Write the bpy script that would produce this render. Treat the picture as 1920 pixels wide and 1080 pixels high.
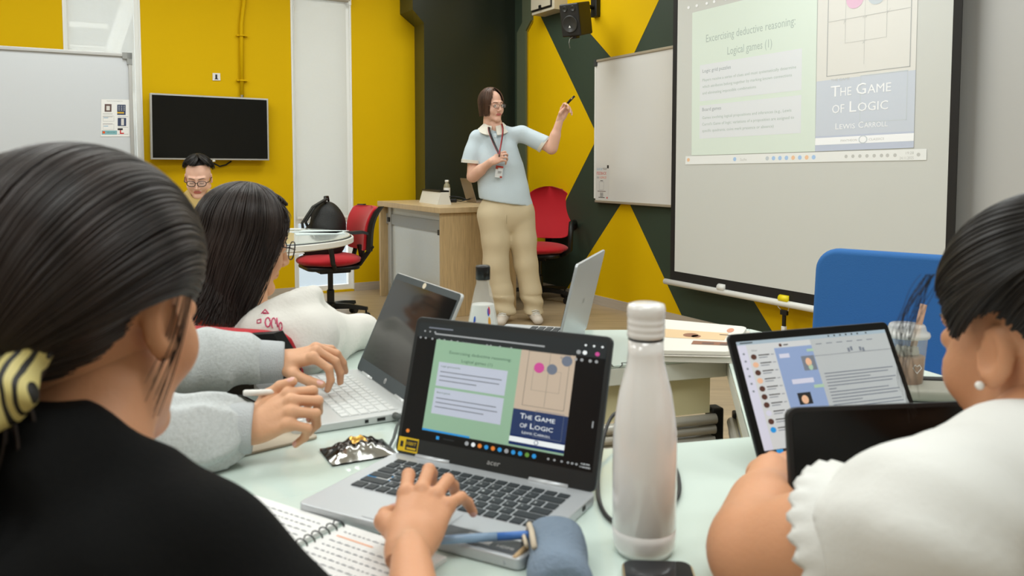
import bpy, math, random
import numpy as np
from mathutils import Matrix, Vector
random.seed(7); RNG = np.random.default_rng(7)
for o in list(bpy.data.objects): bpy.data.objects.remove(o)
SC = bpy.context.scene; COL = SC.collection
# ---------------------------------------------------------------- camera
FPX = 1540.0; PIT = math.atan(97/1540.0); CX = 960.0; CY = 404.0; CH = 1.18
cd = bpy.data.cameras.new('camera'); cam = bpy.data.objects.new('camera', cd); COL.objects.link(cam)
cam.location = (0, 0, CH); cam.rotation_euler = (math.pi/2-PIT, 0, 0)
cd.sensor_width = 36; cd.lens = 36*FPX/1920; cd.shift_y = -(540-CY)/1920
cd.clip_start = .02
cd.dof.use_dof = True; cd.dof.focus_distance = 4.2; cd.dof.aperture_fstop = 8
SC.camera = cam
# ---------------------------------------------------------------- world, light, exposure
SC.view_settings.view_transform = 'Standard'; SC.view_settings.look = 'None'
SC.view_settings.gamma = 1; SC.view_settings.use_curve_mapping = False
SC.view_settings.exposure = 0.0
wd = bpy.data.worlds.new('world'); SC.world = wd; wd.use_nodes = True
wb = wd.node_tree.nodes['Background']; wb.inputs[0].default_value = (.86, .93, 1, 1); wb.inputs[1].default_value = 3.5
DU = Vector((-.497, .868, 0)).normalized(); DN = Vector((.868, .497, 0)).normalized()
UB = 7.305; NR = 4.03; CEIL = 3.25
def R(n, u, z): return Vector((DN.x*n+DU.x*u, DN.y*n+DU.y*u, z))
ROOMZ = math.atan2(DN.y, DN.x)
LIGHT_POS = [(n, u) for n in (-2.2, .3, 2.7) for u in (.2, 2.9, 5.6)]
for i, (n, u) in enumerate(LIGHT_POS):
    l = bpy.data.lights.new('ceiling_panel_light', 'AREA'); l.shape = 'RECTANGLE'; l.size = 1.5; l.size_y = .9
    l.energy = 23.5; l.color = (.87, .965, 1)
    lo = bpy.data.objects.new('ceiling_panel_light', l); COL.objects.link(lo)
    lo.location = R(n, u, CEIL-.06); lo.rotation_euler = (0, 0, ROOMZ)
# ---------------------------------------------------------------- projection helpers (measure the place from the photo)
def ray(px, py):
    x = px-CX; u = CY-py
    return Vector((x, FPX*math.cos(PIT)+u*math.sin(PIT), -FPX*math.sin(PIT)+u*math.cos(PIT)))
CAM = Vector((0, 0, CH))
def onz(px, py, z): r = ray(px, py); return CAM+r*((z-CH)/r.z)
def aty(px, py, y): r = ray(px, py); return CAM+r*(y/r.y)
def wallR(px, py, off=0): r = ray(px, py); return CAM+r*((NR-off)/r.dot(DN))
def wallB(px, py, off=0): r = ray(px, py); return CAM+r*((UB-off)/r.dot(DU))
def homog(src, dst):
    A = []
    for (x, y), (X, Y) in zip(src, dst):
        A.append([x, y, 1, 0, 0, 0, -X*x, -X*y]); A.append([0, 0, 0, x, y, 1, -Y*x, -Y*y])
    h = np.linalg.solve(np.array(A, float), np.array(dst, float).ravel())
    def f(x, y):
        w = h[6]*x+h[7]*y+1
        return ((h[0]*x+h[1]*y+h[2])/w, (h[3]*x+h[4]*y+h[5])/w)
    return f
# ---------------------------------------------------------------- materials
def srgb(r, g, b):
    f = lambda c: (c/255/12.92 if c/255 <= .04045 else ((c/255+.055)/1.055)**2.4)
    return (f(r), f(g), f(b), 1)
MATS = {}
def mat(name, c, rough=.6, metal=0, spec=.5, emit=0, trans=0, alpha=1, ior=1.45, coat=0, noise=None, bump=None, sheen=0, sss=0, ramp=None, coords='Object'):
    """noise=(scale, amount, (sx,sy,sz)); bump=(scale, strength)"""
    if name in MATS: return MATS[name]
    m = bpy.data.materials.new(name); m.use_nodes = True; nt = m.node_tree; b = nt.nodes['Principled BSDF']
    if len(c) == 3: c = srgb(*c)
    b.inputs['Base Color'].default_value = c; b.inputs['Roughness'].default_value = rough
    b.inputs['Metallic'].default_value = metal; b.inputs['Specular IOR Level'].default_value = spec
    b.inputs['IOR'].default_value = ior; b.inputs['Transmission Weight'].default_value = trans
    b.inputs['Alpha'].default_value = alpha; b.inputs['Coat Weight'].default_value = coat
    b.inputs['Sheen Weight'].default_value = sheen
    if sss:
        b.inputs['Subsurface Weight'].default_value = sss; b.inputs['Subsurface Radius'].default_value = (.8, .3, .15); b.inputs['Subsurface Scale'].default_value = .01
    if emit: b.inputs['Emission Color'].default_value = c; b.inputs['Emission Strength'].default_value = emit
    if noise or bump:
        tc = nt.nodes.new('ShaderNodeTexCoord')
    if noise:
        mp = nt.nodes.new('ShaderNodeMapping'); mp.inputs['Scale'].default_value = noise[2] if len(noise) > 2 else (1, 1, 1)
        nt.links.new(tc.outputs[coords], mp.inputs[0])
        n = nt.nodes.new('ShaderNodeTexNoise'); n.inputs['Scale'].default_value = noise[0]; n.inputs['Detail'].default_value = 4
        nt.links.new(mp.outputs[0], n.inputs['Vector'])
        r = nt.nodes.new('ShaderNodeValToRGB'); a = noise[1]
        r.color_ramp.elements[0].position = .3; r.color_ramp.elements[1].position = .7
        r.color_ramp.elements[0].color = tuple(x*(1-a) for x in c[:3])+(1,)
        r.color_ramp.elements[1].color = tuple(min(1, x*(1+a)) for x in c[:3])+(1,)
        nt.links.new(n.outputs[0], r.inputs[0]); nt.links.new(r.outputs[0], b.inputs['Base Color'])
    if bump:
        n2 = nt.nodes.new('ShaderNodeTexNoise'); n2.inputs['Scale'].default_value = bump[0]; n2.inputs['Detail'].default_value = 3
        nt.links.new(tc.outputs[coords], n2.inputs['Vector'])
        bp = nt.nodes.new('ShaderNodeBump'); bp.inputs['Strength'].default_value = bump[1]; bp.inputs['Distance'].default_value = .01
        nt.links.new(n2.outputs[0], bp.inputs['Height']); nt.links.new(bp.outputs[0], b.inputs['Normal'])
    MATS[name] = m; return m
YEL = mat('yellow_wall_paint', (214, 174, 0), .7, spec=.15, noise=(1.2, .02), bump=(60, .02))
GRN = mat('dark_green_wall_paint', (46, 60, 46), .6, bump=(60, .02))
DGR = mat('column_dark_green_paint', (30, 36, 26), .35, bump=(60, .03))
DGS = mat('column_side_lighter_green', (48, 56, 40), .3)  # side faces of the column, lighter green than its front
WHT = mat('white_ceiling_paint', (225, 225, 220), .8)
OFFW = mat('offwhite_wall_paint', (215, 213, 206), .6)
BLK = mat('black_plastic', (16, 16, 15), .45)
BLKS = mat('black_satin', (22, 22, 22), .3)
CHR = mat('chrome', (200, 198, 190), .2, metal=1)
ALU = mat('brushed_aluminium', (190, 190, 188), .38, metal=.8)
SILV = mat('silver_laptop_body', (192, 196, 200), .35, metal=.35)
DGREY = mat('dark_grey_plastic', (52, 56, 58), .4)
WPL = mat('white_plastic', (225, 225, 220), .35)
RED = mat('red_chair_fabric', (186, 4, 26), .75, bump=(300, .1), sheen=.2)
GLS = mat('clear_glass', (255, 255, 255, 1)[:3], .02, trans=1, ior=1.3)
# ---------------------------------------------------------------- object helpers
ROOT = {}
def setp(o, label=None, cat=None, group=None, kind=None):
    if label: o['label'] = label
    if cat: o['category'] = cat
    if group: o['group'] = group
    if kind: o['kind'] = kind
    return o
def thing(name, label, cat, loc=(0, 0, 0), rotz=0, group=None):
    o = bpy.data.objects.new(name, None); COL.objects.link(o); o.location = loc; o.rotation_euler = (0, 0, rotz); o.empty_display_size = .05
    ROOT[o.name] = Matrix.Translation(Vector(loc)) @ Matrix.Rotation(rotz, 4, 'Z')
    return setp(o, label, cat, group)
def rootof(p):
    while p.parent: p = p.parent
    return ROOT.get(p.name, Matrix.Identity(4))
def link(name, V, Fc, mats, parent=None, mi=None, smooth=False, local=False, label=None):
    """V (n,3) array, Fc list of polygons or int array (m,k)"""
    V = np.asarray(V, dtype=np.float64).reshape(-1, 3)
    if parent is not None and not local:
        M = np.array(rootof(parent).inverted()); V = V @ M[:3, :3].T+M[:3, 3]
    me = bpy.data.meshes.new(name)
    if isinstance(Fc, np.ndarray):
        m, k = Fc.shape
        me.vertices.add(len(V)); me.vertices.foreach_set('co', V.astype(np.float32).ravel())
        me.loops.add(m*k); me.loops.foreach_set('vertex_index', Fc.astype(np.int32).ravel())
        me.polygons.add(m); me.polygons.foreach_set('loop_start', np.arange(0, m*k, k, dtype=np.int32))
        me.update(calc_edges=True)
    else:
        me.from_pydata(V.tolist(), [], Fc)
    if not isinstance(mats, (list, tuple)): mats = [mats]
    for q in mats: me.materials.append(q)
    if mi is not None and len(mats) > 1: me.polygons.foreach_set('material_index', np.asarray(mi, dtype=np.int32))
    if smooth: me.polygons.foreach_set('use_smooth', np.ones(len(me.polygons), dtype=bool))
    me.update()
    o = bpy.data.objects.new(name, me); COL.objects.link(o)
    if parent is not None: o.parent = parent
    if label: o['label'] = label
    return o
def dup(root, loc, rotz, label=None, group=None):
    def cp(o, par):
        c = o.copy(); COL.objects.link(c)
        if par: c.parent = par
        for ch in [x for x in o.children]: cp(ch, c)
        return c
    r = cp(root, None); r.location = loc; r.rotation_euler = (0, 0, rotz)
    if label: r['label'] = label
    if group: r['group'] = group
    return r
def rotm(rx=0, ry=0, rz=0): return Matrix.Rotation(rz, 3, 'Z') @ Matrix.Rotation(ry, 3, 'Y') @ Matrix.Rotation(rx, 3, 'X')
class MB:
    def __init__(s): s.v = []; s.f = []; s.m = []; s.mi = 0
    def add(s, vs, fs):
        b = len(s.v); s.v += [tuple(v) for v in vs]; s.f += [tuple(i+b for i in f) for f in fs]; s.m += [s.mi]*len(fs); return s
    def box(s, c, sz, M=None):
        x, y, z = [q/2 for q in sz]; c = Vector(c)
        P = [Vector((a, b, d)) for d in (-z, z) for a, b in ((-x, -y), (x, -y), (x, y), (-x, y))]
        if M is not None: P = [M @ p for p in P]
        return s.add([c+p for p in P], [(3, 2, 1, 0), (4, 5, 6, 7), (0, 1, 5, 4), (1, 2, 6, 5), (2, 3, 7, 6), (3, 0, 4, 7)])
    def quad(s, a, b, c, d): return s.add([a, b, c, d], [(0, 1, 2, 3)])
    def prism(s, bot, top):
        n = len(bot)
        return s.add(list(bot)+list(top), [tuple(range(n-1, -1, -1)), tuple(range(n, 2*n))]+[(i, (i+1) % n, n+(i+1) % n, n+i) for i in range(n)])
    def slab(s, poly, z0, z1): return s.prism([(x, y, z0) for x, y in poly], [(x, y, z1) for x, y in poly])
    def extr(s, pts, d): return s.prism(pts, [Vector(p)+Vector(d) for p in pts])
    def tube(s, path, r, n=8, cap=True, flat=1):
        path = [Vector(p) for p in path]; rs = r if isinstance(r, (list, tuple)) else [r]*len(path)
        prev = None; rings = []
        for i, p in enumerate(path):
            t = (path[min(i+1, len(path)-1)]-path[max(i-1, 0)]).normalized()
            if prev is None:
                a = Vector((0, 0, 1)) if abs(t.z) < .9 else Vector((1, 0, 0)); u = t.cross(a).normalized()
            else: u = (prev-t*prev.dot(t)).normalized()
            prev = u; w = t.cross(u)
            rings.append([p+(u*math.cos(2*math.pi*k/n)+w*math.sin(2*math.pi*k/n)*flat)*rs[i] for k in range(n)])
        return s.rings(rings, cap)
    def rings(s, rings, cap=True, closed=True):
        n = len(rings[0]); vs = [v for r_ in rings for v in r_]; fs = []
        for i in range(len(rings)-1):
            for k in range(n if closed else n-1):
                fs.append((i*n+k, i*n+(k+1) % n, (i+1)*n+(k+1) % n, (i+1)*n+k))
        if cap: fs.append(tuple(range(n-1, -1, -1))); fs.append(tuple(range((len(rings)-1)*n, len(rings)*n)))
        return s.add(vs, fs)
    def lathe(s, prof, c=(0, 0, 0), n=32, M=None):
        c = Vector(c); rg = []
        for r, z in prof:
            q = [Vector((r*math.cos(2*math.pi*k/n), r*math.sin(2*math.pi*k/n), z)) for k in range(n)]
            if M is not None: q = [M @ p for p in q]
            rg.append([c+p for p in q])
        return s.rings(rg)
    def sph(s, c, r, n=14, M=None):
        r = r if isinstance(r, (list, tuple)) else (r, r, r); c = Vector(c); rg = []
        for i in range(n+1):
            t = max(.02, min(math.pi-.02, math.pi*i/n))
            q = [Vector((r[0]*math.sin(t)*math.cos(2*math.pi*k/n/1), r[1]*math.sin(t)*math.sin(2*math.pi*k/n), -r[2]*math.cos(t))) for k in range(n)]
            if M is not None: q = [M @ p for p in q]
            rg.append([c+p for p in q])
        return s.rings(rg)
    def build(s, name, m, parent=None, bev=0, smooth=False, local=False, label=None, seg=2, sub=0):
        o = link(name, s.v, s.f, m, parent, s.m, smooth, local, label)
        if bev:
            b = o.modifiers.new('bevel', 'BEVEL'); b.width = bev; b.segments = seg; b.limit_method = 'ANGLE'; b.angle_limit = math.radians(40)
            for p in o.data.polygons: p.use_smooth = True
            o.modifiers.new('wn', 'WEIGHTED_NORMAL').keep_sharp = True
        if sub:
            q = o.modifiers.new('sub', 'SUBSURF'); q.levels = sub; q.render_levels = sub
        return o
def struct(name, mb, m, parent=None, **k):
    o = mb.build(name, m, parent, **k)
    if parent is None: o['kind'] = 'structure'
    return o
def rrect(w, h, r, n=5, x0=0, y0=0):
    out = []
    for cx, cy, a in ((w-r, h-r, 0), (r, h-r, 90), (r, r, 180), (w-r, r, 270)):
        for i in range(n+1):
            t = math.radians(a+90*i/n); out.append((x0+cx+r*math.cos(t), y0+cy+r*math.sin(t)))
    return out
# text: returns 2d verts + faces, normalised so height of caps ~1
TXT = {}
def text2d(s, shear=0):
    if (s, shear) in TXT: return TXT[(s, shear)]
    c = bpy.data.curves.new('txt', 'FONT'); c.body = s; c.size = 1; c.resolution_u = 2; c.shear = shear; c.fill_mode = 'BOTH'
    o = bpy.data.objects.new('txt', c); COL.objects.link(o)
    bpy.context.view_layer.update()
    me = bpy.data.meshes.new_from_object(o.evaluated_get(bpy.context.evaluated_depsgraph_get()))
    vs = [(v.co.x, v.co.y) for v in me.vertices]; fs = [tuple(p.vertices) for p in me.polygons]
    bpy.data.objects.remove(o); bpy.data.curves.remove(c); bpy.data.meshes.remove(me)
    TXT[(s, shear)] = (vs, fs); return vs, fs
class Page:
    """flat graphics on a surface; map(a, b, off) -> point"""
    def __init__(s, fn, mats): s.fn = fn; s.mb = MB(); s.mats = mats; s.k = 0
    def L(s): s.k += 1; return s.k*s.step
    step = .00012
    def rect(s, a0, b0, a1, b1, mi, lay=1):
        s.mb.mi = mi; o = lay*s.step; n = 1
        s.mb.quad(s.fn(a0, b0, o), s.fn(a1, b0, o), s.fn(a1, b1, o), s.fn(a0, b1, o))
    def disc(s, a, b, ra, rb, mi, lay=1, n=20):
        s.mb.mi = mi; o = lay*s.step
        s.mb.add([s.fn(a+ra*math.cos(2*math.pi*k/n), b+rb*math.sin(2*math.pi*k/n), o) for k in range(n)], [tuple(range(n))])
    def frame(s, a0, b0, a1, b1, ta, tb, mi, lay=1):
        s.rect(a0, b0, a1, b0+tb, mi, lay); s.rect(a0, b1-tb, a1, b1, mi, lay); s.rect(a0, b0, a0+ta, b1, mi, lay); s.rect(a1-ta, b0, a1, b1, mi, lay)
    def text(s, st, a, b, w, h, mi, lay=2, shear=0):
        """fit text st to width w (in a units), cap height h (in b units), lower-left at (a,b)"""
        vs, fs = text2d(st, shear)
        if not vs: return
        x0 = min(v[0] for v in vs); x1 = max(v[0] for v in vs); o = lay*s.step; s.mb.mi = mi
        s.mb.add([s.fn(a+(x-x0)/(x1-x0)*w, b+y/.7*h, o) for x, y in vs], fs)
    def build(s, name, parent, local=False, label=None): return s.mb.build(name, s.mats, parent, local=local, label=label)
# ---------------------------------------------------------------- implicit surfaces for bodies and cloth
class Field:
    def __init__(s, lo, hi, h):
        s.lo = np.array(lo, float); s.h = h; s.n = np.ceil((np.array(hi, float)-s.lo)/h).astype(int)+1
        s.ax = [(s.lo[i]+h*np.arange(s.n[i])).astype(np.float32) for i in range(3)]
        s.F = np.full(tuple(s.n), 9.0, np.float32)
    def like(s): f = Field.__new__(Field); f.lo = s.lo; f.h = s.h; f.n = s.n; f.ax = s.ax; f.F = np.full(tuple(s.n), 9.0, np.float32); return f
    def _sl(s, lo, hi):
        a = np.clip(np.floor((np.array(lo)-s.lo)/s.h).astype(int), 0, s.n); b = np.clip(np.ceil((np.array(hi)-s.lo)/s.h).astype(int)+1, 0, s.n)
        if (b <= a).any(): return None
        return tuple(slice(a[i], b[i]) for i in range(3))
    def _put(s, sl, d, k, op):
        A = s.F[sl]
        if op == 's': A2 = np.maximum(A, -d) if k <= 0 else -s._smin(-A, d, k)
        elif op == 'i': A2 = np.maximum(A, d)
        else: A2 = np.minimum(A, d) if k <= 0 else s._smin(A, d, k)
        s.F[sl] = A2
    @staticmethod
    def _smin(a, b, k):
        h = np.maximum(k-np.abs(a-b), 0)/k; return np.minimum(a, b)-h*h*k*.25
    def pts(s, sl): return s.ax[0][sl[0]][:, None, None], s.ax[1][sl[1]][None, :, None], s.ax[2][sl[2]][None, None, :]
    def cap(s, a, b, r1, r2=None, k=.01, op='u', sq=None):
        """tapered capsule; sq=(axis, factor<1) flattens it along axis"""
        r2 = r1 if r2 is None else r2; a = np.array(a, float); b = np.array(b, float)
        m = max(r1, r2)+2*k+3*s.h; sl = s._sl(np.minimum(a, b)-m, np.maximum(a, b)+m)
        if sl is None: return s
        X, Y, Z = s.pts(sl); ab = b-a; L2 = max(ab @ ab, 1e-9)
        x, y, z = X-a[0], Y-a[1], Z-a[2]
        t = np.clip((x*ab[0]+y*ab[1]+z*ab[2])/L2, 0, 1)
        x = x-t*ab[0]; y = y-t*ab[1]; z = z-t*ab[2]
        q = x*x+y*y+z*z; rr = r1+(r2-r1)*t
        if sq:
            w = np.array(sq[0], float); w /= np.linalg.norm(w); c = x*w[0]+y*w[1]+z*w[2]
            q = q+c*c*(1/sq[1]**2-1); d = np.sqrt(q)-rr; d = d*np.where(np.sqrt(q) > 0, np.clip(np.sqrt((x*x+y*y+z*z))/np.maximum(np.sqrt(q), 1e-6), sq[1], 1), 1)
        else: d = np.sqrt(q)-rr
        s._put(sl, d, k, op); return s
    def ell(s, c, r, k=.01, op='u', M=None):
        c = np.array(c, float); r = np.array(r if hasattr(r, '__len__') else (r, r, r), float); m = r.max()+2*k+3*s.h
        sl = s._sl(c-m, c+m)
        if sl is None: return s
        X, Y, Z = s.pts(sl); x, y, z = X-c[0], Y-c[1], Z-c[2]
        if M is not None:
            M = np.array(M); x, y, z = (M[0, 0]*x+M[1, 0]*y+M[2, 0]*z, M[0, 1]*x+M[1, 1]*y+M[2, 1]*z, M[0, 2]*x+M[1, 2]*y+M[2, 2]*z)
        k0 = np.sqrt((x/r[0])**2+(y/r[1])**2+(z/r[2])**2); k1 = np.sqrt((x/r[0]**2)**2+(y/r[1]**2)**2+(z/r[2]**2)**2)
        s._put(sl, k0*(k0-1)/np.maximum(k1, 1e-6), k, op); return s
    def cut(s, p, n):
        """remove everything on the side n points to"""
        n = np.array(n, float); n /= np.linalg.norm(n); p = np.array(p, float)
        X, Y, Z = s.ax[0][:, None, None], s.ax[1][None, :, None], s.ax[2][None, None, :]
        s.F = np.maximum(s.F, ((X-p[0])*n[0]+(Y-p[1])*n[1]+(Z-p[2])*n[2]).astype(np.float32)); return s
    def join(s, o, k=.01): s.F = s._smin(s.F, o.F, k) if k > 0 else np.minimum(s.F, o.F); return s
    def disp(s, fn):
        X, Y, Z = s.ax[0][:, None, None], s.ax[1][None, :, None], s.ax[2][None, None, :]
        s.F = s.F+fn(X, Y, Z).astype(np.float32); return s
    def mesh(s):
        F = s.F.copy(); F[0] = F[-1] = 1; F[:, 0] = F[:, -1] = 1; F[:, :, 0] = F[:, :, -1] = 1
        S = F < 0; nx, ny, nz = F.shape
        c = lambda A, i, j, k: A[i:nx-1+i, j:ny-1+j, k:nz-1+k]
        cnt = np.zeros((nx-1, ny-1, nz-1), np.int8)
        for i in (0, 1):
            for j in (0, 1):
                for k in (0, 1): cnt += c(S, i, j, k)
        act = np.argwhere((cnt > 0) & (cnt < 8)); idx = -np.ones(cnt.shape, np.int64); idx[tuple(act.T)] = np.arange(len(act))
        acc = np.zeros((len(act), 3)); num = np.zeros(len(act)); A = act
        for ax in range(3):
            for u in (0, 1):
                for v in (0, 1):
                    o0 = [0, 0, 0]; oth = [q for q in range(3) if q != ax]; o0[oth[0]] = u; o0[oth[1]] = v; o1 = list(o0); o1[ax] = 1
                    f0 = F[A[:, 0]+o0[0], A[:, 1]+o0[1], A[:, 2]+o0[2]]; f1 = F[A[:, 0]+o1[0], A[:, 1]+o1[1], A[:, 2]+o1[2]]
                    m = (f0 < 0) != (f1 < 0); t = np.where(m, f0/np.where(m, f0-f1, 1), 0)
                    p = np.array(o0, float)[None, :]+np.zeros((len(A), 1)); p[:, ax] += t
                    acc += p*m[:, None]; num += m
        V = s.lo+(act+acc/num[:, None])*s.h
        Q = []
        for ax in range(3):
            sl0 = [slice(None)]*3; sl1 = [slice(None)]*3; sl0[ax] = slice(0, -1); sl1[ax] = slice(1, None)
            a = S[tuple(sl0)]; b = S[tuple(sl1)]; e = np.argwhere(a != b)
            o = [q for q in range(3) if q != ax]; ok = (e[:, o[0]] > 0) & (e[:, o[1]] > 0) & (e[:, o[0]] < F.shape[o[0]]-1) & (e[:, o[1]] < F.shape[o[1]]-1)
            e = e[ok]; ins = a[tuple(e.T)]
            d1 = np.zeros(3, int); d1[o[0]] = 1; d2 = np.zeros(3, int); d2[o[1]] = 1
            g = lambda p: idx[tuple(p.T)]
            q = np.stack([g(e-d1-d2), g(e-d2), g(e), g(e-d1)], 1)
            flip = ins if ax != 1 else ~ins
            q[~flip] = q[~flip][:, ::-1]; Q.append(q)
        Q = np.concatenate(Q); Q = Q[(Q >= 0).all(1)]
        return V, Q
def smoothmesh(V, Q, it=2, lam=.5):
    n = len(V); E = np.concatenate([Q[:, [i, (i+1) % 4]] for i in range(4)]); E = np.concatenate([E, E[:, ::-1]])
    deg = np.bincount(E[:, 0], minlength=n)[:, None].astype(float)
    for _ in range(it):
        S = np.stack([np.bincount(E[:, 0], weights=V[E[:, 1], i], minlength=n) for i in range(3)], 1)/np.maximum(deg, 1)
        V = V*(1-lam)+S*lam
    return V
def joinm(parts):
    Vs, Qs, Ms = [], [], []; b = 0
    for p in parts:
        V, Q = p[0], p[1]; Vs.append(V); Qs.append(Q+b); Ms.append(p[2] if len(p) > 2 and p[2] is not None else np.zeros(len(Q), int)); b += len(V)
    return np.concatenate(Vs), np.concatenate(Qs), np.concatenate(Ms)
def xform(V, Q, M):
    M = np.array(M); V2 = V @ M[:3, :3].T+M[:3, 3]
    if np.linalg.det(M[:3, :3]) < 0: Q = Q[:, ::-1]
    return V2, Q
# ================================================================ ROOM
def planeU(px, py, u): r = ray(px, py); return CAM+r*(u/r.dot(DU))
def planeN(px, py, n): r = ray(px, py); return CAM+r*(n/r.dot(DN))
def nn(p): return p.dot(DN)
def uu(p): return p.dot(DU)
NL, UF = -4.2, -2.6
FLR = mat('floor_laminate', (164, 144, 114), .38, noise=(2.2, .16, (1.2, 9, 1)), coords='Object')
m = FLR.node_tree; _mp = [n for n in m.nodes if n.type == 'MAPPING'][0]; _mp.inputs['Rotation'].default_value = (0, 0, -ROOMZ)
fl = MB(); fl.prism([R(NL, UF, -.05), R(NR, UF, -.05), R(NR, UB, -.05), R(NL, UB, -.05)], [R(NL, UF, 0), R(NR, UF, 0), R(NR, UB, 0), R(NL, UB, 0)])
struct('floor', fl, FLR)
ce = MB(); ce.prism([R(NL, UF, CEIL), R(NR, UF, CEIL), R(NR, UB, CEIL), R(NL, UB, CEIL)], [R(NL, UF, CEIL+.1), R(NR, UF, CEIL+.1), R(NR, UB, CEIL+.1), R(NL, UB, CEIL+.1)])
struct('ceiling', ce, WHT)
# back wall with two tall window openings
WA = (nn(wallB(549, 300)), nn(wallB(661, 300)), .02, 2.95)
WB = (nn(wallB(121, 150)), nn(wallB(266, 150)), .02, 3.1)
def rprism(mb, n0, n1, u0, u1, z0, z1):
    mb.prism([R(n0, u0, z0), R(n1, u0, z0), R(n1, u1, z0), R(n0, u1, z0)], [R(n0, u0, z1), R(n1, u0, z1), R(n1, u1, z1), R(n0, u1, z1)]); return mb
wb_ = MB(); xs = [NL, WB[0], WB[1], WA[0], WA[1], NR+.12]; T = .13
for a, b in ((0, 1), (2, 3), (4, 5)): rprism(wb_, xs[a], xs[b], UB, UB+T, 0, CEIL)
for w in (WA, WB): rprism(wb_, w[0], w[1], UB, UB+T, w[3], CEIL); rprism(wb_, w[0], w[1], UB, UB+T, 0, w[2])
struct('wall_back', wb_, YEL)
# right wall: dark green paint with yellow triangles
wr = MB(); rprism(wr, NR, NR+.12, UF, UB, 0, CEIL)
wr.mi = 1
def paint(pts, off=.002):
    P = [wallR(x, y) for x, y in pts]; P = [Vector((p.x, p.y, min(max(p.z, .001), CEIL-.001))) for p in P]
    wr.prism(P, [p-DN*off for p in P])
paint([(984, -32), (1121, 256), (985, 528)])
paint([(1171.7, 137), (968, -300), (1366, -300)])
paint([(1174, 368), (1285, 606), (1055, 580)])
paint([(1295, 371), (1470, 722), (1640, 700), (1640, 380)])
uw = uu(wallR(1796, 300))
wr.mi = 2; rprism(wr, NR-.004, NR, UF, uw, 0, CEIL)
struct('wall_right', wr, [GRN, YEL, mat('pale_grey_gloss_wall', (190, 190, 188), .3)])
for nm, a in (('wall_left', (NL-.12, NL, UF, UB)), ('wall_front', (NL, NR, UF-.12, UF))):
    q = MB(); rprism(q, *a, 0, CEIL); struct(nm, q, OFFW)
BSB = mat('baseboard_pale_wood', (184, 172, 156), .5, noise=(6, .06, (1, 1, 12)))
uc = 6.98
q = MB()
for a, b in ((NL, WB[0]), (WB[1], WA[0]), (WA[1], 3.05)): rprism(q, a, b, UB-.014, UB, 0, .075)
struct('baseboard_back', q, BSB)
q = MB(); rprism(q, NR-.014, NR, UF, uc, 0, .075); struct('baseboard_right', q, BSB)
# corner column with flared head
def colprof(u, pxs):
    (xt, yt), (xb, yb), (rt, ryt), (rb, ryb) = pxs
    a = planeU(xt, yt, u); b = planeU(xb, yb, u)
    c = planeU(rt, ryt, u); d = planeU(rb, ryb, u)
    return [R(nn(b), u, 0), R(min(nn(d), NR), u, 0), R(min(nn(d), NR), u, d.z), R(min(nn(c), NR), u, c.z), R(min(nn(c), NR), u, CEIL), R(nn(a), u, CEIL), R(nn(a), u, a.z), R(nn(b), u, b.z)]
f_ = colprof(uc, ((774, 18), (795, 43), (978, 41), (968, 61))); b_ = colprof(UB, ((750, 27), (777, 51), (978, 41), (968, 61)))
for i in (1, 2, 3, 4): b_[i] = Vector((f_[i]+DU*(UB-uc)))
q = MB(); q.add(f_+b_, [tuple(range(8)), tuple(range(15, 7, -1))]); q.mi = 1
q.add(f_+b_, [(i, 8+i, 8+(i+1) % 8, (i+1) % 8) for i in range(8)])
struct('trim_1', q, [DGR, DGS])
# return strip that follows the flare on the right wall
q = MB()
def strip(mb, pts, w, t):
    P = [planeN(x, y, NR-t) for x, y in pts]; P[0].z = CEIL-.002; P[-1].z = .076
    for a, b in zip(P[:-1], P[1:]):
        e = -DU*w; mb.prism([a, a+e, b+e, b], [p+DN*t for p in (a, a+e, b+e, b)])
strip(q, [(979, -200), (979, 42), (969, 62), (969, 560)], .16, .03); q.mi = 1
strip(q, [(982, -200), (982, 46), (973, 64), (973, 560)], .16, .012)
struct('trim_2', q, [mat('grey_green_strip', (88, 96, 74), .4), mat('olive_yellow_strip', (150, 124, 8), .5)])
# windows
FRM = mat('white_window_frame', (232, 232, 228), .35)
BLD = mat('sheer_roller_blind', (222, 220, 212), .9, noise=(40, .02, (1, 1, 8)))
nt = BLD.node_tree; bs = nt.nodes['Principled BSDF']; tr = nt.nodes.new('ShaderNodeBsdfTranslucent'); tr.inputs[0].default_value = (.8, .8, .76, 1)
tp = nt.nodes.new('ShaderNodeBsdfTransparent'); m1 = nt.nodes.new('ShaderNodeMixShader'); m2 = nt.nodes.new('ShaderNodeMixShader')
m1.inputs[0].default_value = .35; m2.inputs[0].default_value = .16
nt.links.new(bs.outputs[0], m1.inputs[1]); nt.links.new(tr.outputs[0], m1.inputs[2]); nt.links.new(m1.outputs[0], m2.inputs[1]); nt.links.new(tp.outputs[0], m2.inputs[2])
nt.links.new(m2.outputs[0], nt.nodes['Material Output'].inputs[0])
BLD2 = BLD.copy(); BLD2.name = 'very_sheer_roller_blind'; [n for n in BLD2.node_tree.nodes if n.type == 'MIX_SHADER'][1].inputs[0].default_value = .42
WGL = mat('window_glass', (245, 250, 250), .05, spec=.4, alpha=.12)
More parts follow.
